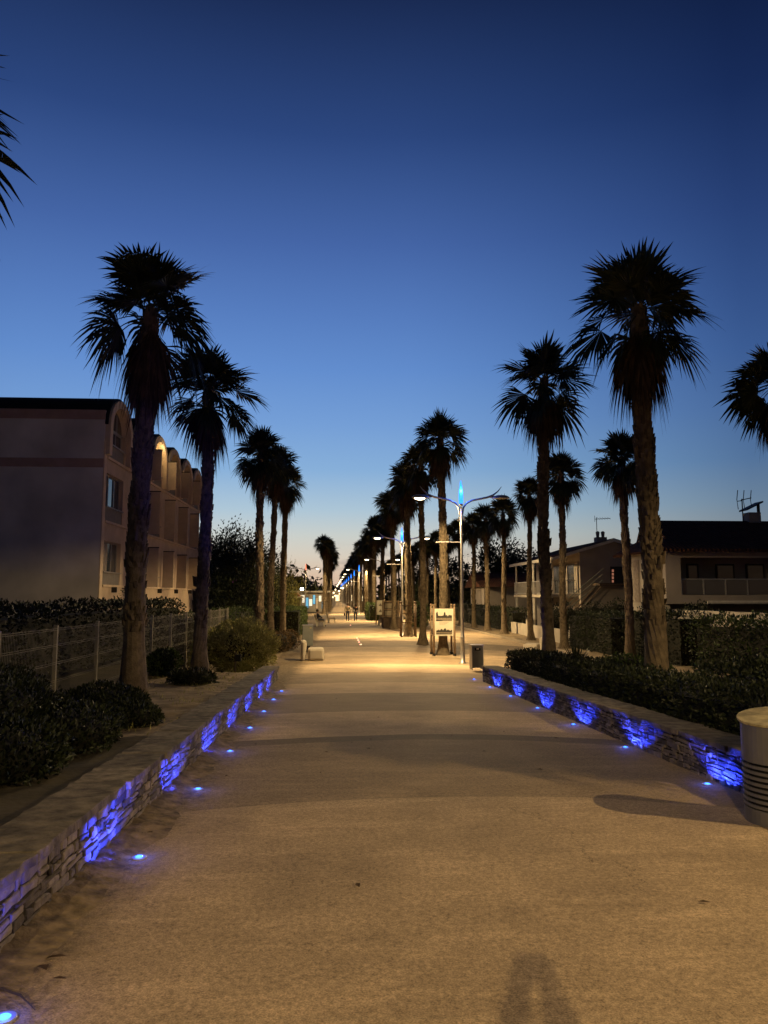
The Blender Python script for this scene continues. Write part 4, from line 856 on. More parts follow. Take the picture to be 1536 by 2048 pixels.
def house_loggia():
    YF = 33.0; XL = 14.6; XR_ = 31.0; zg = -.85; root = thing('loggia_house', 'house with a wide dark loggia and long tiled roof at the right edge', 'house', (XL, YF, zg))
    T = lambda x, y, z: (x - XL, y - YF, z - zg)
    def bx(mb, *a): mb.box(a[0] - XL, a[1] - XL, a[2] - YF, a[3] - YF, a[4] - zg, a[5] - zg)
    z0 = 1.25; zo0, zo1 = at_y(1362, 1190, YF).z, at_y(1362, 1115, YF).z; ze = at_y(1400, 1098, YF - .5).z; xo = at_y(1362, 1150, YF).x
    w = MB(); bx(w, XL, xo, YF, YF + .35, z0, ze + .05); bx(w, xo, XR_, YF, YF + .35, zo1, ze + .05); bx(w, xo, XR_, YF, YF + .35, z0, zo0)
    w.build('front_wall', M['housewall'], root)
    w = MB(); bx(w, XL, XL + .3, YF + .35, YF + 4.8, zg, ze + .05); w.build('side_wall', M['housewhite'], root)
    w = MB(); bx(w, XL + .3, XR_, YF + 2.0, YF + 4.8, zg, ze + .05); bx(w, XL + .3, XR_, YF + .35, YF + 2.0, z0 + .0, z0 + .12); w.build('back_wall', M['housewall'], root)
    for (u0, u1) in ((1372, 1398), (1430, 1470), (1490, 1530)):
        a, e = at_y(u0, 1128, YF + 2), at_y(u1, 1185, YF + 2); q = MB(); bx(q, a.x, e.x, YF + 1.95, YF + 1.997, e.z, a.z); d = q.build('glazed_door', M['darkframe'], root)
        q = MB(); bx(q, a.x + .08, e.x - .08, YF + 1.93, YF + 1.948, e.z, a.z - .08); q.build('pane', M['glass'], d)
    rl = MB(); zr = at_y(1362, 1157, YF).z; bx(rl, xo + .002, XR_, YF + .1, YF + .17, zr - .05, zr)
    u = 1362
    for k_ in range(9): x = xo + .03 + k_ * 1.02; bx(rl, x, x + .06, YF + .1, YF + .17, zo0, zr - .05)
    rail = rl.build('railing', M['metal'], root)
    q = MB(); bx(q, xo + .1, XR_, YF + .125, YF + .14, zo0 + .02, zr - .07); q.build('glass_panel', M['glass'], rail)
    q = MB(); aw = at_y(1420, 1205, YF - .4); q.tube([T(aw.x, YF - .15, aw.z), T(XR_, YF - .15, aw.z)], .09, 10); q.build('awning_roller', M['white'], root)
    # street-side openings of the side wall
    for (y0, y1, za, zb) in ((34.2, 35.0, 1.9, 3.1), (36.0, 37.3, 1.35, 3.3)):
        q = MB(); bx(q, XL - .04, XL - .003, y0 - .06, y1 + .06, za - .06, zb + .06); f_ = q.build('window', M['housewall'], root)
        q = MB(); bx(q, XL - .06, XL - .042, y0, y1, za, zb); q.build('pane', M['curtain'], f_)
    # roof: long tiled slope, half-hip with a little gable at the street end
    zr = at_y(1330, 1041, YF + 4.2).z; ys, yr, yb = YF - .55, YF + 4.2, YF + 5.2; gx = 15.55; zm = 4.36; ym = ys + (yr - ys) * (zm - ze) / (zr - ze); ymb = yr + .75
    V = [(XL - .5, ys, ze), (XR_, ys, ze), (XR_, yr, zr), (gx - .25, yr, zr), (gx - .25, ym, zm), (XL - .5, yb, ze), (XR_, yb, ze), (gx - .25, ymb, zm)]
    rf = MB(); rf.add([T(*p) for p in V], [(0, 1, 2, 3, 4), (5, 7, 3, 2, 6), (0, 4, 7, 5)])
    roof = rf.build('roof', M['tilex'], root); so = roof.modifiers.new('thickness', 'SOLIDIFY'); so.thickness = .12; so.offset = -1
    g_ = MB(); g_.prism([(ym + .05, zm), (yr, zr - .1), (ymb - .05, zm)], lambda p, s: T((gx - .2, gx)[s], p[0], p[1])); g_.build('little_gable', M['housewhite'], root)
    c = at_y(1503, 1040, yr); ch = MB(); bx(ch, c.x - .28, c.x + .34, yr - .3, yr + .3, zr - .4, zr + .42); chm = ch.build('chimney', M['housewall'], roof)
    ch = MB(); ch.hexa([T(c.x - .42, yr - .4, zr + .5), T(c.x + .45, yr - .4, zr + .92), T(c.x + .45, yr + .4, zr + .92), T(c.x - .42, yr + .4, zr + .5), T(c.x - .42, yr - .4, zr + .58), T(c.x + .45, yr - .4, zr + 1.0), T(c.x + .45, yr + .4, zr + 1.0), T(c.x - .42, yr + .4, zr + .58)])
    for q in (.22, .3): bx(ch, c.x + q - .04, c.x + q + .02, yr - .28, yr - .22, zr + .42, zr + .86)
    ch.build('chimney_cap', M['darkframe'], chm)
    an = MB(); x = c.x - .45
    an.tube([T(x, yr, zr - .1), T(x, yr, zr + 1.15)], .03, 5); an.tube([T(x - .05, yr, zr + 1.08), T(x + .5, yr, zr + 1.2)], .025, 5)
    for q in (-.22, .12, .5): an.tube([T(x + q, yr, zr + .6 + .2 * (q + .2)), T(x + q - .05, yr, zr + 1.1), T(x + q + .02, yr, zr + 1.6)], .022, 4)
    an.tube([T(x - .25, yr, zr + 1.02), T(x, yr, zr + 1.05)], .02, 4); an.build('antenna', M['darkframe'], root)
house_loggia()
gw = thing('garden_wall', 'low cream garden wall with square stone-capped pillars below the loggia house', 'wall', (12.4, 18, gz(18)))
w = MB(); z = gz(18); w.box(0, .2, 0, 9.6, -.6, 1.45 - z - .9 + .55); w.build('wall_panel', M['housewhite'], gw)
for y in (26.6,): pass
gw2 = thing('garden_wall', 'pale wall with two square pillars under the loggia, behind the leafy hedge', 'wall', (14.0, 29.2, gz(29)))
w = MB(); w.box(0, 12, 0, .2, -.1, 1.28); w.build('wall_panel', M['housewhite'], gw2)
for u in (1423, 1508):
    p_ = at_y(u, 1240, 28.9); w = MB(); w.box(p_.x - 14 - .17, p_.x - 14 + .17, -.36, -.004, -.1, 1.42); q = w.build('pillar', M['housewhite'], gw2)
    w = MB(); w.box(p_.x - 14 - .27, p_.x - 14 + .27, -.46, .1, 1.424, 1.52); w.box(p_.x - 14 - .22, p_.x - 14 + .22, -.41, .05, 1.52, 1.62); w.build('pillar_cap', M['granite'], q)
gw3 = thing('garden_wall', 'short low cream wall beyond the kerb below the balcony house', 'wall', (11.3, 36.5, gz(37)))
w = MB(); w.box(0, .2, 0, 13, -.1, .75); w.build('wall_panel', M['housewhite'], gw3)
for y in (0, 4.3, 8.6): w = MB(); w.box(-.06, .26, y - .15, y + .15, -.1, 1.05); w.build('pillar', M['housewhite'], gw3)

# ------------------------------------------------------------------ picture-panel stands
def stand(label, x, y, lit, s=.86, h=2.02, rz=0):
    root = thing('panel_stand', label, 'information panel', (x, y, gz(y)), rz); wm = M['timber'] if lit else M['darktimber']; k = s / 2  # unlit stand takes a darker timber colour, its shade painted in
    for sx in (-k, k):
        for sy in (-k, k):
            p = MB(); p.tube([(sx, sy, 0), (sx, sy, h)], .045, 10); p.lathe([(.02, 0), (.058, .02), (.06, .06), (.03, .1)], 10, (sx, sy, h)); po = p.build('post', wm, root, smooth=True)
            MB().box(sx - .06, sx + .06, sy - .06, sy + .06, 0, .09).build('post_shoe', M['darkframe'], po)
    def board(fn, full):
        if full:
            b = MB(); b.prism([(-k + .03, .82), (k - .03, .82), (k - .03, 1.93), (-k + .03, 1.93)], lambda p, q: fn(p[0], p[1], q * .025)); bd = b.build('panel', M['paper'], root)
            for (z0, z1, seed) in ((1.42, 1.86, 1), (.88, 1.16, 2)):
                i = MB(); W_ = k - .1
                i.prism([(-W_, z0), (W_, z0), (W_, z0 + (z1 - z0) * .3), (-W_, z0 + (z1 - z0) * .3)], lambda p, q: fn(p[0], p[1], .025 + q * .003))
                i.build('print', M['inkmid'], bd)
                r = random.Random(seed); i = MB(); zb = z0 + (z1 - z0) * .3
                if seed == 1:
                    sil = [(-W_, zb), (W_, zb), (W_, zb + .1), (.2, zb + .12), (.16, zb + .06), (.12, zb + .12), (.07, zb + .1), (.06, zb + .2), (.03, zb + .25), (0, zb + .2), (-.02, zb + .1), (-.1, zb + .08), (-.24, zb + .09), (-.26, zb + .2), (-.27, zb + .26), (-W_, zb + .2)]
                    i.prism(sil, lambda p, q: fn(p[0], p[1], .025 + q * .0045))
                    i.prism([(-W_, z0), (-.05, z0), (-.12, z0 + .04), (-W_, z0 + .05)], lambda p, q: fn(p[0], p[1], .025 + q * .006))
                else:
                    up_, n_ = [], 26
                    for q_ in range(n_ + 1):
                        xx = -W_ + 2 * W_ * q_ / n_; up_.append((xx, zb + (.03 + .09 * abs(math.sin(q_ * .55)) ** .6 + r.uniform(0, .045)) * (1.1 - .5 * abs(xx) / W_)))
                    i.prism([(-W_, zb), (W_, zb)] + up_[::-1], lambda p, q: fn(p[0], p[1], .025 + q * .0045))
                    i.prism([(-W_, z0), (W_, z0), (W_, z0 + .025), (-W_, z0 + .035)], lambda p, q: fn(p[0], p[1], .025 + q * .006))
                i.build('print', M['ink'], bd)
            c = MB()
            for q_ in range(3): c.prism([(-.2, 1.365 - q_ * .05), (.2 - .07 * q_, 1.365 - q_ * .05), (.2 - .07 * q_, 1.375 - q_ * .05), (-.2, 1.375 - q_ * .05)], lambda p, q: fn(p[0], p[1], .025 + q * .003))
            c.build('caption', M['inkmid'], bd)
        else:
            b = MB()
            for z in (.84, 1.36, 1.85): b.prism([(-k + .02, z), (k - .02, z), (k - .02, z + .05), (-k + .02, z + .05)], lambda p, q: fn(p[0], p[1], q * .03))
            b.build('frame_rail', wm, root)
    if lit:
        board(lambda a, z, d: (a, -k - d + .02, z), True); board(lambda a, z, d: (-k - d + .02, -a, z), True)
    else:
        board(lambda a, z, d: (a, -k - d + .02, z), False); board(lambda a, z, d: (-k - d + .02, -a, z), False)
    return root
stand('timber picture stand round a palm with two old views on a cream board', 4.30, 31.55, True)
stand('unlit darkened timber stand framing a palm, with open rails and no board', 4.15, 46.0, False)
bs = thing('notice_frame', 'brown framed notice board with dark pictures beside the planter boxes', 'notice board', (4.05, 60.5, gz(60)))
b = MB()
for x in (-.62, .62): b.box(x - .05, x + .05, -.05, .05, 0, 2.1)
for z in (.75, 1.35, 2.0): b.box(-.57, .57, -.03, .03, z, z + .07)
b.build('frame', M['timber'], bs); b = MB(); b.box(-.56, .56, -.015, .015, .82, 2.0); b.build('board', M['darktimber'], bs)
for z in (.9, 1.48): b = MB(); b.box(-.45, .45, -.022, -.016, z, z + .38); b.build('picture', M['inkmid'], bs)
ys_ = thing('yellow_notice', 'tall cream notice panel with two dark leaf shapes, left of the framed board', 'notice board', (3.45, 65, gz(65)))
b = MB(); b.box(-.38, -.3, -.04, .04, 0, 2.15); b.box(.3, .38, -.04, .04, 0, 2.15); b.build('post', M['timber'], ys_); b = MB(); b.box(-.298, .298, -.02, .02, .85, 2.08); bb = b.build('panel', M['paper'], ys_)
for z in (1.1, 1.62): b = MB(); b.prism([(-.12, z), (.1, z - .06), (.16, z + .05), (.02, z + .22), (-.05, z + .1)], lambda p, s: (p[0], -.02 - .004 * s, p[1])); b.build('print', M['inkmid'], bb)
for i, x in enumerate((4.55, 3.95)):
    q = thing('planter_box', ('dark planter box next to the lit palm foot' if i == 0 else 'dark planter box next to the pale bench on the right'), 'planter', (x - .35, 57.6 + i * .8, gz(58)), .25, 'dark planter boxes')
    b = MB(); b.hexa([(-.3, -.3, 0), (.3, -.3, 0), (.3, .3, 0), (-.3, .3, 0), (-.36, -.36, .8), (.36, -.36, .8), (.36, .36, .8), (-.36, .36, .8)]); b.build('box', M['darktimber'], q, bevel=.02)
    b = MB(); b.box(-.3, .3, -.3, .3, .802, .83); b.build('soil', M['soil'], q)

# ------------------------------------------------------------------ litter bins
def big_bin():
    p = ground(1478, 1612); root = thing('litter_bin', 'grey slotted metal litter bin with a tilted lid at the right edge', 'litter bin', (3.53, 6.02, gz(6.02)))
    R_ = .27; h = .77
    MB().lathe([(R_ - .03, 0), (R_ - .03, h - .02)], 28).build('liner', M['black'], root)
    s = MB(); n = 40
    def ring(z0, z1):
        vs = []
        for rr_, zz in ((R_, z0), (R_, z1), (R_ - .012, z1), (R_ - .012, z0)):
            vs += [(rr_ * math.cos(2 * math.pi * k / n), rr_ * math.sin(2 * math.pi * k / n), zz) for k in range(n)]
        s.add(vs, [(i * n + k, i * n + (k + 1) % n, ((i + 1) % 4) * n + (k + 1) % n, ((i + 1) % 4) * n + k) for i in range(4) for k in range(n)])
    z = .0; ring(.0, .115)
    for k in range(8): ring(.127 + k * .043, .127 + k * .043 + .023)
    ring(.471, h)
    for k in range(10):                                           # ribs bridging the slots
        a = 2 * math.pi * (k % 5) / 10 - .35; c, d = math.cos(a), math.sin(a); R2 = R_ - .004
        s.box(R2 * c - .012, R2 * c + .004, R2 * d - .012, R2 * d + .012, .1, .48)
    s.build('body', M['binmetal'], root, smooth=False)
    lid = MB(); tl = .16; n = 36; vs = []
    for zz in (0, .018):
        for k in range(n):
            a = 2 * math.pi * k / n; x, y = (R_ + .022) * math.cos(a), (R_ + .022) * math.sin(a); vs.append((x, y, h + .035 + zz + tl * (x * .75 + y * .5)))
    lid.add(vs, [tuple(range(n - 1, -1, -1)), tuple(range(n, 2 * n))] + [(k, (k + 1) % n, n + (k + 1) % n, n + k) for k in range(n)]); lid.build('lid', mat('mossy_lid', (.34, .29, .17), .8, .45, 9, .3), root)
    neck = MB(); vs = []
    for k in range(n):
        a = 2 * math.pi * k / n; x, y = (R_ - .01) * math.cos(a), (R_ - .01) * math.sin(a); vs += [(x, y, h - .03), (x, y, h + .034 + tl * (x * .75 + y * .5))]
    neck.add(vs, [(2 * k, 2 * ((k + 1) % n), 2 * ((k + 1) % n) + 1, 2 * k + 1) for k in range(n)]); neck.build('collar', M['binmetal'], root)
    a0 = math.atan2(-1, -.5) + .32; o = MB()                      # opening and lock
    def arcbox(a1, a2, z0, z1, r1, r2):
        vs = []; m_ = 8
        for i in range(m_ + 1):
            a = a1 + (a2 - a1) * i / m_; vs += [(r1 * math.cos(a), r1 * math.sin(a), z0), (r1 * math.cos(a), r1 * math.sin(a), z1), (r2 * math.cos(a), r2 * math.sin(a), z0), (r2 * math.cos(a), r2 * math.sin(a), z1)]
        fs = []
        for i in range(m_): q = i * 4; fs += [(q + 2, q + 6, q + 7, q + 3), (q + 3, q + 7, q + 5, q + 1), (q, q + 4, q + 6, q + 2)]
        fs += [(0, 2, 3, 1), (m_ * 4, m_ * 4 + 1, m_ * 4 + 3, m_ * 4 + 2)]
        o.add(vs, fs)
    arcbox(a0 - .05, a0 + .75, .63, .685, R_ - .01, R_ + .003); o.build('opening', M['black'], root)
    o = MB(); a = a0 + .02; o.lathe([(.012, 0), (.014, .006), (.006, .016)], 12); lk = o.build('lock', M['gold'], root); lk.location = (R_ * math.cos(a), R_ * math.sin(a), .6); lk.rotation_euler = (0, math.pi / 2, a)
big_bin()
b = thing('litter_bin', 'slim square litter bin beside the far end of the right stone wall', 'litter bin', (ground(955, 1343).x, ground(955, 1343).y + .15, gz(21.5)), .06)
q = MB(); q.box(-.17, .17, -.16, .16, .05, .70); bd = q.build('body', M['greybox'], b, bevel=.015)
q = MB(); q.box(-.185, -.165, -.175, .175, .0, .73); q.box(.165, .185, -.175, .175, .0, .73); q.build('side_frame', M['metal'], b)
q = MB(); q.box(-.2, .2, -.2, .2, .73, .76); q.build('lid', M['metal'], b, bevel=.008)
q = MB(); q.box(-.09, .09, -.172, -.162, .58, .66); q.build('opening', M['black'], b); q = MB(); q.box(-.04, .04, -.18, -.173, .61, .66); q.build('label_plate', M['white'], bd)

# ------------------------------------------------------------------ stone chairs, cabinet, bollard, benches, studs
def stone_chair(label, loc, rz):
    root = thing('stone_chair', label, 'stone seat', loc, rz, 'rounded stone chairs')
    s = MB(); s.box(-.12, .5, -.4, .4, .0, .47); s.build('seat', M['granite'], root, bevel=.09)
    s = MB(); s.hexa([(-.40, -.4, .0), (-.22, -.4, .0), (-.22, .4, .0), (-.40, .4, .0), (-.40, -.38, .78), (-.16, -.38, .74), (-.16, .38, .74), (-.40, .38, .78)]); s.build('backrest', M['granite'], root, bevel=.09)
    return root
pc_ = ground(622, 1322)
stone_chair('rounded pale stone chair by the path in front of the grey cabinet', (pc_.x - .02, pc_.y + .45, gz(pc_.y)), .05)
sc2 = dup([o for o in COL.objects if o.name == 'stone_chair'][0], (8.25, 31.5, gz(31.5)), 2.7, 'pale stone chair behind the clipped hedge, at the second right palm')
cb = ground(619, 1297); q = thing('electrical_cabinet', 'grey metal cabinet on a short post behind the stone chair', 'cabinet', (cb.x, 33.6, gz(33.6)), .1)
b = MB(); b.box(-.23, .23, -.14, .14, .28, 1.16); bx_ = b.build('housing', M['greybox'], q, bevel=.01); b = MB(); b.box(-.06, .12, -.06, .06, 0, .28); b.build('post', M['darkframe'], q)
b = MB(); b.box(-.24, .24, -.155, .15, 1.162, 1.19); b.build('cap', M['metal'], q); b = MB(); b.box(.08, .16, -.146, -.142, 1.04, 1.07); b.build('badge', M['gold'], bx_)
bp_ = ground(517, 1333, .0); q = thing('marker_post', 'thin post with a small dark box in front of the feathery bush', 'post', (bp_.x - .05, 21.0, gz(21)))
MB().tube([(0, 0, 0), (0, 0, .72)], .03, 8).build('pole', M['wood'], q); b = MB(); b.box(.02, .16, -.08, .02, .48, .66); b.build('box', M['black'], q)
def bench(label, loc, rz):
    root = thing('park_bench', label, 'bench', loc, rz, 'benches facing across the avenue')
    s = MB()
    for i in range(4): s.box(-.05 + i * .14, .07 + i * .14, -.8, .8, .43, .475)
    s.build('seat', M['timber'], root)
    s = MB()
    for i in range(3): s.hexa([(-.13 - .05 * i, -.8, .55 + .14 * i), (-.09 - .05 * i, -.8, .55 + .14 * i), (-.09 - .05 * i, .8, .55 + .14 * i), (-.13 - .05 * i, .8, .55 + .14 * i), (-.17 - .05 * i, -.8, .66 + .14 * i), (-.13 - .05 * i, -.8, .66 + .14 * i), (-.13 - .05 * i, .8, .66 + .14 * i), (-.17 - .05 * i, .8, .66 + .14 * i)])
    s.build('backrest', M['timber'], root)
    for y in (-.6, .6):
        l = MB(); l.prism([(-.14, 0), (-.02, 0), (.04, .36), (.4, .36), (.44, 0), (.54, 0), (.54, .425), (-.08, .425), (-.3, .95), (-.36, .95)], lambda p, s_: (p[0], y - .05 + .1 * s_, p[1])); l.build('leg', M['granite'], root)
    return root
b1 = bench('bench on the left with a person sitting, beside the clipped hedge', (-1.75, 62.0, gz(62)), 0)
dup(b1, (-.95, 70.5, gz(70)), 0, 'empty bench just beyond the occupied one on the left')
dup(b1, (3.75, 63.3, gz(63)), math.pi, 'pale bench on the right in front of the cream notice panel')
dup(b1, (6.6, 80, gz(80)), math.pi / 2, 'bench seen between the avenue palms near the unlit timber stand')
for i, (u, v) in enumerate([(721, 1290), (718, 1285), (716, 1281), (714, 1277), (701, 1251)]):
    p = ground(u, v); q = thing('light_stud', ('single glowing stud far up the path near the walkers' if i == 4 else 'reddish glowing stud in the path, %s in the short line of four' % ('nearest', 'second', 'third', 'farthest')[i]), 'ground light', (p.x, p.y, gz(p.y)), 0, 'glowing studs in the path')
    MB().lathe([(.06, 0), (.06, .01), (.045, .014)], 12).build('rim', M['metal'], q); MB().lathe([(.045, .012), (.042, .03), (.02, .04)], 12).build('lens', M['studred'], q)

# ------------------------------------------------------------------ people
def skin_part(name, J, E, m, parent, sc=1.0, add=0.0, root_j=None):
    names = [n for n in J if any(n in e for e in E)]; idx = {n: i for i, n in enumerate(names)}
    me = bpy.data.meshes.new(name); me.from_pydata([J[n][0] for n in names], [(idx[a], idx[b]) for a, b in E], []); me.materials.append(m)
    o = bpy.data.objects.new(name, me); COL.objects.link(o); o.parent = parent
    md = o.modifiers.new('skin', 'SKIN'); md.use_smooth_shade = True
    for i, n in enumerate(names):
        rr_ = J[n][1] * sc + add; me.skin_vertices[0].data[i].radius = (rr_, rr_ * J[n][2] if len(J[n]) > 2 else rr_)
    me.skin_vertices[0].data[idx[root_j or names[0]]].use_root = True
    sb = o.modifiers.new('smooth', 'SUBSURF'); sb.levels = 1; sb.render_levels = 2
    return o
def person(label, loc, rz, J, top, bottom, hairlen=.0, skirt=False, scale=1.0):
    root = thing('person', label, 'person', loc, rz); root.scale = (scale,) * 3
    body = [('pelvis', 'waist'), ('waist', 'chest'), ('chest', 'neck'), ('neck', 'chin'), ('chin', 'face'), ('face', 'crown')]
    for s in 'LR':
        body += [('chest', 'sh' + s), ('sh' + s, 'el' + s), ('el' + s, 'wr' + s), ('wr' + s, 'palm' + s), ('pelvis', 'hip' + s), ('hip' + s, 'kn' + s), ('kn' + s, 'an' + s), ('an' + s, 'toe' + s)]
        w, p = Vector(J['wr' + s][0]), Vector(J['palm' + s][0]); d = (p - w).normalized(); sd = perp(d)
        for i in range(4):
            o_ = (i - 1.5) * .019; J['f%d%s' % (i, s)] = (tuple(p + d * (.035) + sd * o_), .009); J['g%d%s' % (i, s)] = (tuple(p + d * (.075 - abs(i - 1.2) * .008) + sd * o_ * 1.1 + Vector((0, 0, -.012))), .007)
            body += [('palm' + s, 'f%d%s' % (i, s)), ('f%d%s' % (i, s), 'g%d%s' % (i, s))]
        J['t' + s] = (tuple(p + sd * .045 + d * .02), .010); body += [('palm' + s, 't' + s)]
    fc = Vector(J['face'][0]); J['nose'] = (tuple(fc + Vector((0, .115, -.015))), .014); body += [('face', 'nose')]
    skin_part('body', J, body, M['skin'], root, root_j='pelvis')
    E = [('pelvis', 'waist'), ('waist', 'chest')] + [(a, b) for s in 'LR' for a, b in (('chest', 'sh' + s), ('sh' + s, 'el' + s), ('el' + s, 'wr' + s))]
    skin_part('jacket', J, E, top, root, 1.12, .012, 'pelvis')
    E = [(a, b) for s in 'LR' for a, b in (('pelvis', 'hip' + s), ('hip' + s, 'kn' + s), ('kn' + s, 'an' + s))]
    skin_part('trousers', J, E, bottom, root, 1.1, .008, 'pelvis')
    for s in 'LR':
        a, t = Vector(J['an' + s][0]), Vector(J['toe' + s][0]); sh = MB(); sh.tube([a + Vector((0, -.06, -.05)), a + Vector((0, .0, -.035)), t + Vector((0, .03, 0))], [.04, .05, .032], 8); sh.build('shoe', M['navy'], root, smooth=True)
    c = Vector(J['crown'][0]); hh = MB(); hh.lathe([(.10, -.10 - hairlen), (.118, -.04), (.115, .02), (.085, .075), (.03, .1)], 14, c + Vector((0, -.025, -.015))); hh.build('hair', M['hair'], root, smooth=True)
    return root
def joints(stride=.2, arms='down'):
    J = {'pelvis': ((0, 0, .95), .13, .8), 'waist': ((0, 0, 1.1), .125, .75), 'chest': ((0, .0, 1.33), .15, .75), 'neck': ((0, 0, 1.46), .055), 'chin': ((0, .02, 1.54), .065), 'face': ((0, .015, 1.61), .085), 'crown': ((0, .0, 1.68), .075)}
    for s, k, q in (('L', -1, 1), ('R', 1, -1)):
        J['hip' + s] = ((k * .09, 0, .9), .095); J['kn' + s] = ((k * .1, q * stride * .6 + .03, .5), .06); J['an' + s] = ((k * .1, q * stride, .09), .04); J['toe' + s] = ((k * .11, q * stride + .15, .035), .032)
        J['sh' + s] = ((k * .19, 0, 1.38), .062)
        if arms == 'down': J['el' + s] = ((k * .25, -q * .08, 1.12), .045); J['wr' + s] = ((k * .26, -q * .14 + .04, .88), .032); J['palm' + s] = ((k * .26, -q * .14 + .06, .80), .03)
        else: J['el' + s] = ((k * .13, .26, 1.48), .055); J['wr' + s] = ((k * .06, .35, 1.75), .042); J['palm' + s] = ((k * .045, .37, 1.82), .04)
    return J
pw = ground(697, 1241)
person('walker in an olive jacket carrying a dark bag, seen from behind on the path', (1.02 - .25, 75.5, gz(75)), 0, joints(.16), M['olive'], M['navy'])
person('walker in a dark coat beside the olive jacket, seen from behind', (1.55, 75.2, gz(75)), 0, joints(-.14), M['navy'], M['denim'], .12, scale=.97)
bagp = Vector((1.02 - .25 - .3, 75.5, gz(75) + .5)); q = thing('bag', 'dark bag hanging from the hand of the walker in olive', 'bag', bagp)
b = MB(); b.box(-.08, .08, -.15, .15, 0, .26); bo = b.build('body', M['navy'], q, bevel=.03); MB().tube([(0, -.08, .25), (0, -.05, .36), (0, .05, .36), (0, .08, .25)], .008, 6).build('handle', M['navy'], q)
Js = joints(.0)
for s, k in (('L', -1), ('R', 1)):
    Js['kn' + s] = ((k * .11, .42, .52), .06); Js['an' + s] = ((k * .11, .44, .1), .04); Js['toe' + s] = ((k * .12, .58, .04), .032)
    Js['el' + s] = ((k * .24, .08, .82), .045); Js['wr' + s] = ((k * .15, .30, .68), .032); Js['palm' + s] = ((k * .12, .37, .64), .03); Js['hip' + s] = ((k * .09, .06, .55), .095); Js['sh' + s] = ((k * .19, -.1, 1.0), .062)
for n_, z_, y_ in (('pelvis', .58, 0), ('waist', .72, -.04), ('chest', .95, -.1), ('neck', 1.08, -.1), ('chin', 1.16, -.07), ('face', 1.23, -.075), ('crown', 1.30, -.09)): Js[n_] = ((0, y_, z_),) + Js[n_][1:]
person('person in dark clothes sitting on the left bench', (-1.72, 61.7, gz(62)), -math.pi / 2, Js, M['navy'], M['denim'])
person('photographer in a dark jacket holding up a phone, whose shadow falls on the path', (0.0, -.40, gz(-.40)), 0, joints(.0, 'up'), M['navy'], M['denim'], scale=.86)
q = thing('phone', 'dark phone held up by the photographer', 'phone', (0.0, -.06, 1.60)); b = MB(); b.box(-.045, .045, -.012, -.004, -.065, .02); b.build('case', M['black'], q, bevel=.003)
b = MB(); b.box(-.04, .04, -.0145, -.0125, -.06, .016); b.build('screen', M['glass'], q)

# ------------------------------------------------------------------ far buildings and lights at the end of the avenue
kio = thing('beach_kiosk', 'low shop with bright cyan and white lit front beyond the left hedge', 'kiosk', (-4.2, 118, gz(118)))
b = MB(); b.box(-6, 2.2, 0, 5, 0, 3.0); b.build('wall', M['housewhite'], kio); b = MB(); b.box(-6.5, 2.6, -1.2, 5.4, 3.0, 3.25); b.build('roof', M['white'], kio)
M['cyan'] = mat('cyan_shopfront', (.2, .5, .6), .4, .5, 1.2, emit=(.10, .45, .8), es=.75); M['whitelit'] = mat('white_shopfront', (.7, .7, .6), .4, .4, 1.5, emit=(1, .93, .72), es=.8)
M['dimwarm'] = mat('dim_shop_pane', (.4, .3, .2), .4, .4, 1.5, emit=(1, .7, .35), es=.25)
for x0, x1, m_, z0, z1 in ((-2.6, -2.2, 'dimwarm', .5, 2.4), (-1.9, -1.3, 'whitelit', 1.4, 2.6), (-1.2, -.7, 'cyan', .6, 2.2), (-.6, -.1, 'whitelit', .9, 2.0), (.0, .35, 'cyan', 1.2, 2.6), (.45, .8, 'dimwarm', .5, 2.2), (.9, 1.3, 'whitelit', 1.6, 2.5), (1.4, 1.9, 'cyan', .5, 1.5)):
    f_ = MB().box(x0 - .04, x1 + .04, -.05, -.003, z0 - .05, z1 + .05).build('shop_window', M['darkframe'], kio); MB().box(x0, x1, -.07, -.052, z0, z1).build('pane', M[m_], f_)
kio2 = thing('red_roofed_kiosk', 'small kiosk with a white canopy edge and red roof beyond the left hedge', 'kiosk', (-6.3, 92, gz(92)))
b = MB(); b.box(-1.8, 1.5, 0, 3, 0, 2.2); b.build('wall', M['darktimber'], kio2); b = MB(); b.box(-2.1, 1.8, -.5, 3.3, 2.2, 2.42); b.build('canopy', M['white'], kio2); b = MB(); b.prism([(-1.8, 2.424), (1.5, 2.424), (1.1, 2.85), (-1.4, 2.85)], lambda p, s: (p[0], 0 + 2.8 * s, p[1])); b.build('roof', mat('red_roof', (.35, .07, .05), .8), kio2)
M['floodlit'] = mat('flood_lens', (1, 1, 1), .3, .02, 5, emit=(.9, .95, 1.0), es=30)
fl = thing('floodlight', 'small brilliant white floodlight on a post left of the lone lamp', 'floodlight', (at_y(604, 1178, 90).x, 90, gz(90)))
zf = at_y(604, 1178, 90).z - gz(90); MB().tube([(0, 0, 0), (0, 0, zf - .1)], .04, 8).build('pole', M['metal'], fl); MB().box(-.2, .2, -.1, .1, zf - .15, zf + .15).build('housing', M['darkframe'], fl); MB().box(-.17, .17, -.13, -.102, zf - .12, zf + .12).build('lens', M['floodlit'], fl)
pk = thing('pink_pavilion', 'pavilion with a pink-lit canopy behind the left palms', 'pavilion', (-9.0, 88, gz(88)))
M['pink'] = mat('pink_lit_edge', (.5, .1, .4), .6, .4, 2, emit=(.75, .12, .55), es=.35)
b = MB(); b.box(-4, 1.6, 0, 4, 0, 3.3); b.build('wall', M['darktimber'], pk); b = MB(); b.box(-4.2, 1.9, -1.0, 4.3, 3.3, 4.5); b.build('canopy', M['darktimber'], pk)
for x in (-3.6, -2.3, -1.0, .3): MB().box(x, x + 1.1, -1.06, -1.003, 3.5, 4.35).build('canopy_light', M['pink'], pk)
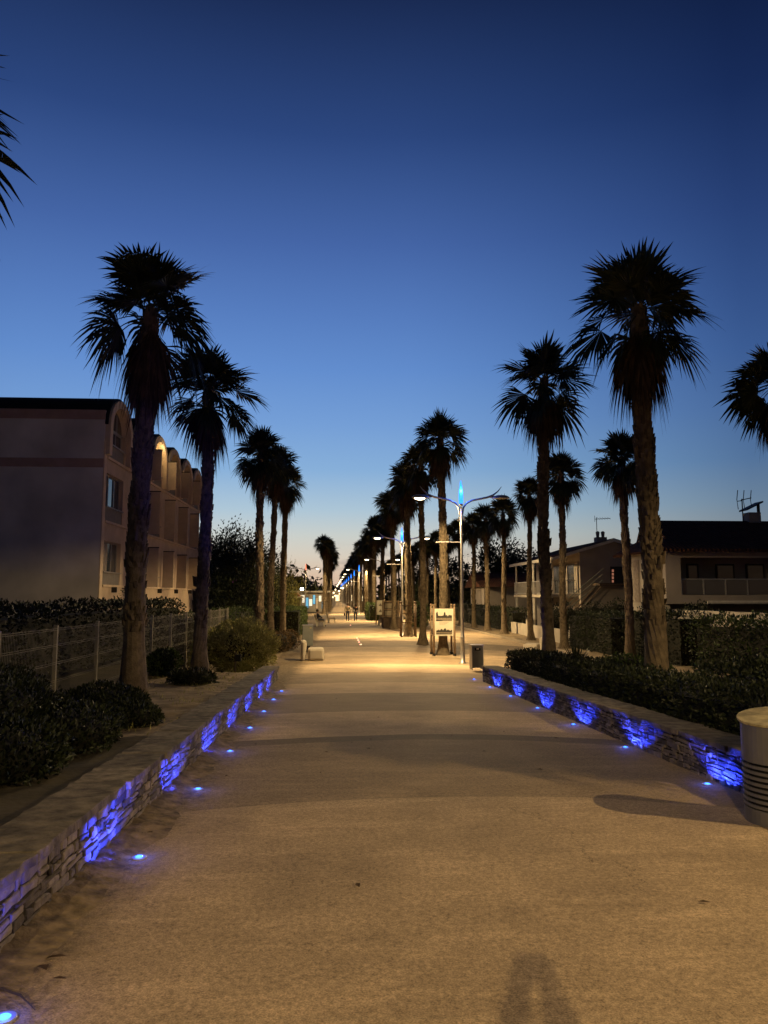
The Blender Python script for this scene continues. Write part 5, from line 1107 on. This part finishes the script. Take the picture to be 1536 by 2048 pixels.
far = thing('shopfront', 'row of warmly lit shop fronts closing the far end of the avenue', 'building', (-4, 292, gz(292)))
b = MB(); b.box(-14, 14, 0, 8, 0, 4.5); b.build('wall', M['housewall'], far); r = random.Random(2)
M['warmshop'] = mat('warm_shopfront', (.7, .6, .4), .5, .4, .6, emit=(1, .78, .42), es=1.5)
for i in range(9): f_ = MB().box(-13 + i * 3, -11 + i * 3, -.06, -.003, .4, 3.0).build('shop_window', M['darkframe'], far); MB().box(-12.9 + i * 3, -11.1 + i * 3, -.09, -.062, .5, 2.9).build('pane', M['warmshop'], f_)
M['globe'] = mat('globe_glass', (.8, .7, .5), .4, .02, 5, emit=(1, .74, .42), es=3)
for i in range(14):
    d = 170 + i * 8.5; X = -3.2 + 5.5 * r.random() - .012 * (d - 50); q = thing('globe_lamp', 'tiny warm globe lamp among the far lights at the end of the avenue', 'lamp', (X, d, gz(d)), 0, 'far globe lamps')
    zf = r.uniform(1.5, 4.2); MB().tube([(0, 0, 0), (0, 0, zf)], .05, 6).build('pole', M['metal'], q); MB().lathe([(.05, -.2), (.2, -.1), (.24, .05), (.18, .18), (.05, .24)], 10, (0, 0, zf + .15)).build('globe', M['globe'], q)
hs = thing('low_house', 'dark low house behind the kerb palms, left of the gabled house', 'house', (18, 78, gz(78))); b = MB(); b.box(-3, 12, 0, 8, 0, 3.4); b.build('wall', M['housewall'], hs); b = MB(); b.prism([(-.8, 3.4), (8.8, 3.4), (4, 5.0)], lambda p, s: (-3.6 + 16.2 * s, p[0], p[1])); b.build('roof', M['tilex'], hs)

# ------------------------------------------------------------------ litter on the path
r = random.Random(16)
for i in range(16):
    X, Y = r.uniform(-1.2, 3.3), r.uniform(4.2, 17); s_ = r.uniform(.018, .035); q = MB()
    q.add([(-s_, 0, .004), (0, s_ * .45, .012), (s_, 0, .005), (.0, -s_ * .45, .008)], [(0, 1, 2, 3)]); o = q.build('fallen_leaf', M['dead'], None, loc=(X, Y, gz(Y) + .004)); o.rotation_euler = (0, 0, r.uniform(0, 6)); so = o.modifiers.new('t', 'SOLIDIFY'); so.thickness = .002
    tag(o, 'tiny dark fallen leaf lying out on the open paving', 'fallen leaf', 'fallen leaves on the paving')
# ------------------------------------------------------------------ litter on the path edge
r = random.Random(6)
for i, (u, v) in enumerate([(112, 1918), (300, 1668), (86, 1940), (282, 1672), (118, 1962)]):
    p = ground(u, v); q = MB(); s = .05 if i in (0, 2) else .03
    q.add([(-s, 0, .006), (0, s * .5, .02), (s, 0, .008), (.0, -s * .5, .012)], [(0, 1, 2, 3)]); o = q.build('dry_leaf', M['dead'], None, loc=(p.x, p.y, gz(p.y) + .003)); o.rotation_euler = (r.uniform(-.3, .3), r.uniform(-.3, .3), r.uniform(0, 6)); so = o.modifiers.new('t', 'SOLIDIFY'); so.thickness = .002
    tag(o, ['curled dead leaf on the sand near the lower left corner, largest of three', 'small dead leaf by the foot of the left wall, nearer the second blue light', 'dead leaf just left of the largest one in the lower left', 'small dead leaf close against the left wall beside another', 'lowest of the three dead leaves in the lower left'][i], 'dead leaf', 'dead leaves on the sand')
p = ground(40, 2000); MB().tube([(p.x - .12, p.y + .08, gz(p.y) + .012), (p.x, p.y, gz(p.y) + .02), (p.x + .1, p.y - .1, gz(p.y) + .01)], [.006, .005, .002], 5).build('x', M['wood'])
o = COL.objects['x']; o.name = 'twig'; o.data.name = 'twig'; tag(o, 'thin dry twig in the lower left corner by the nearest blue light', 'twig')
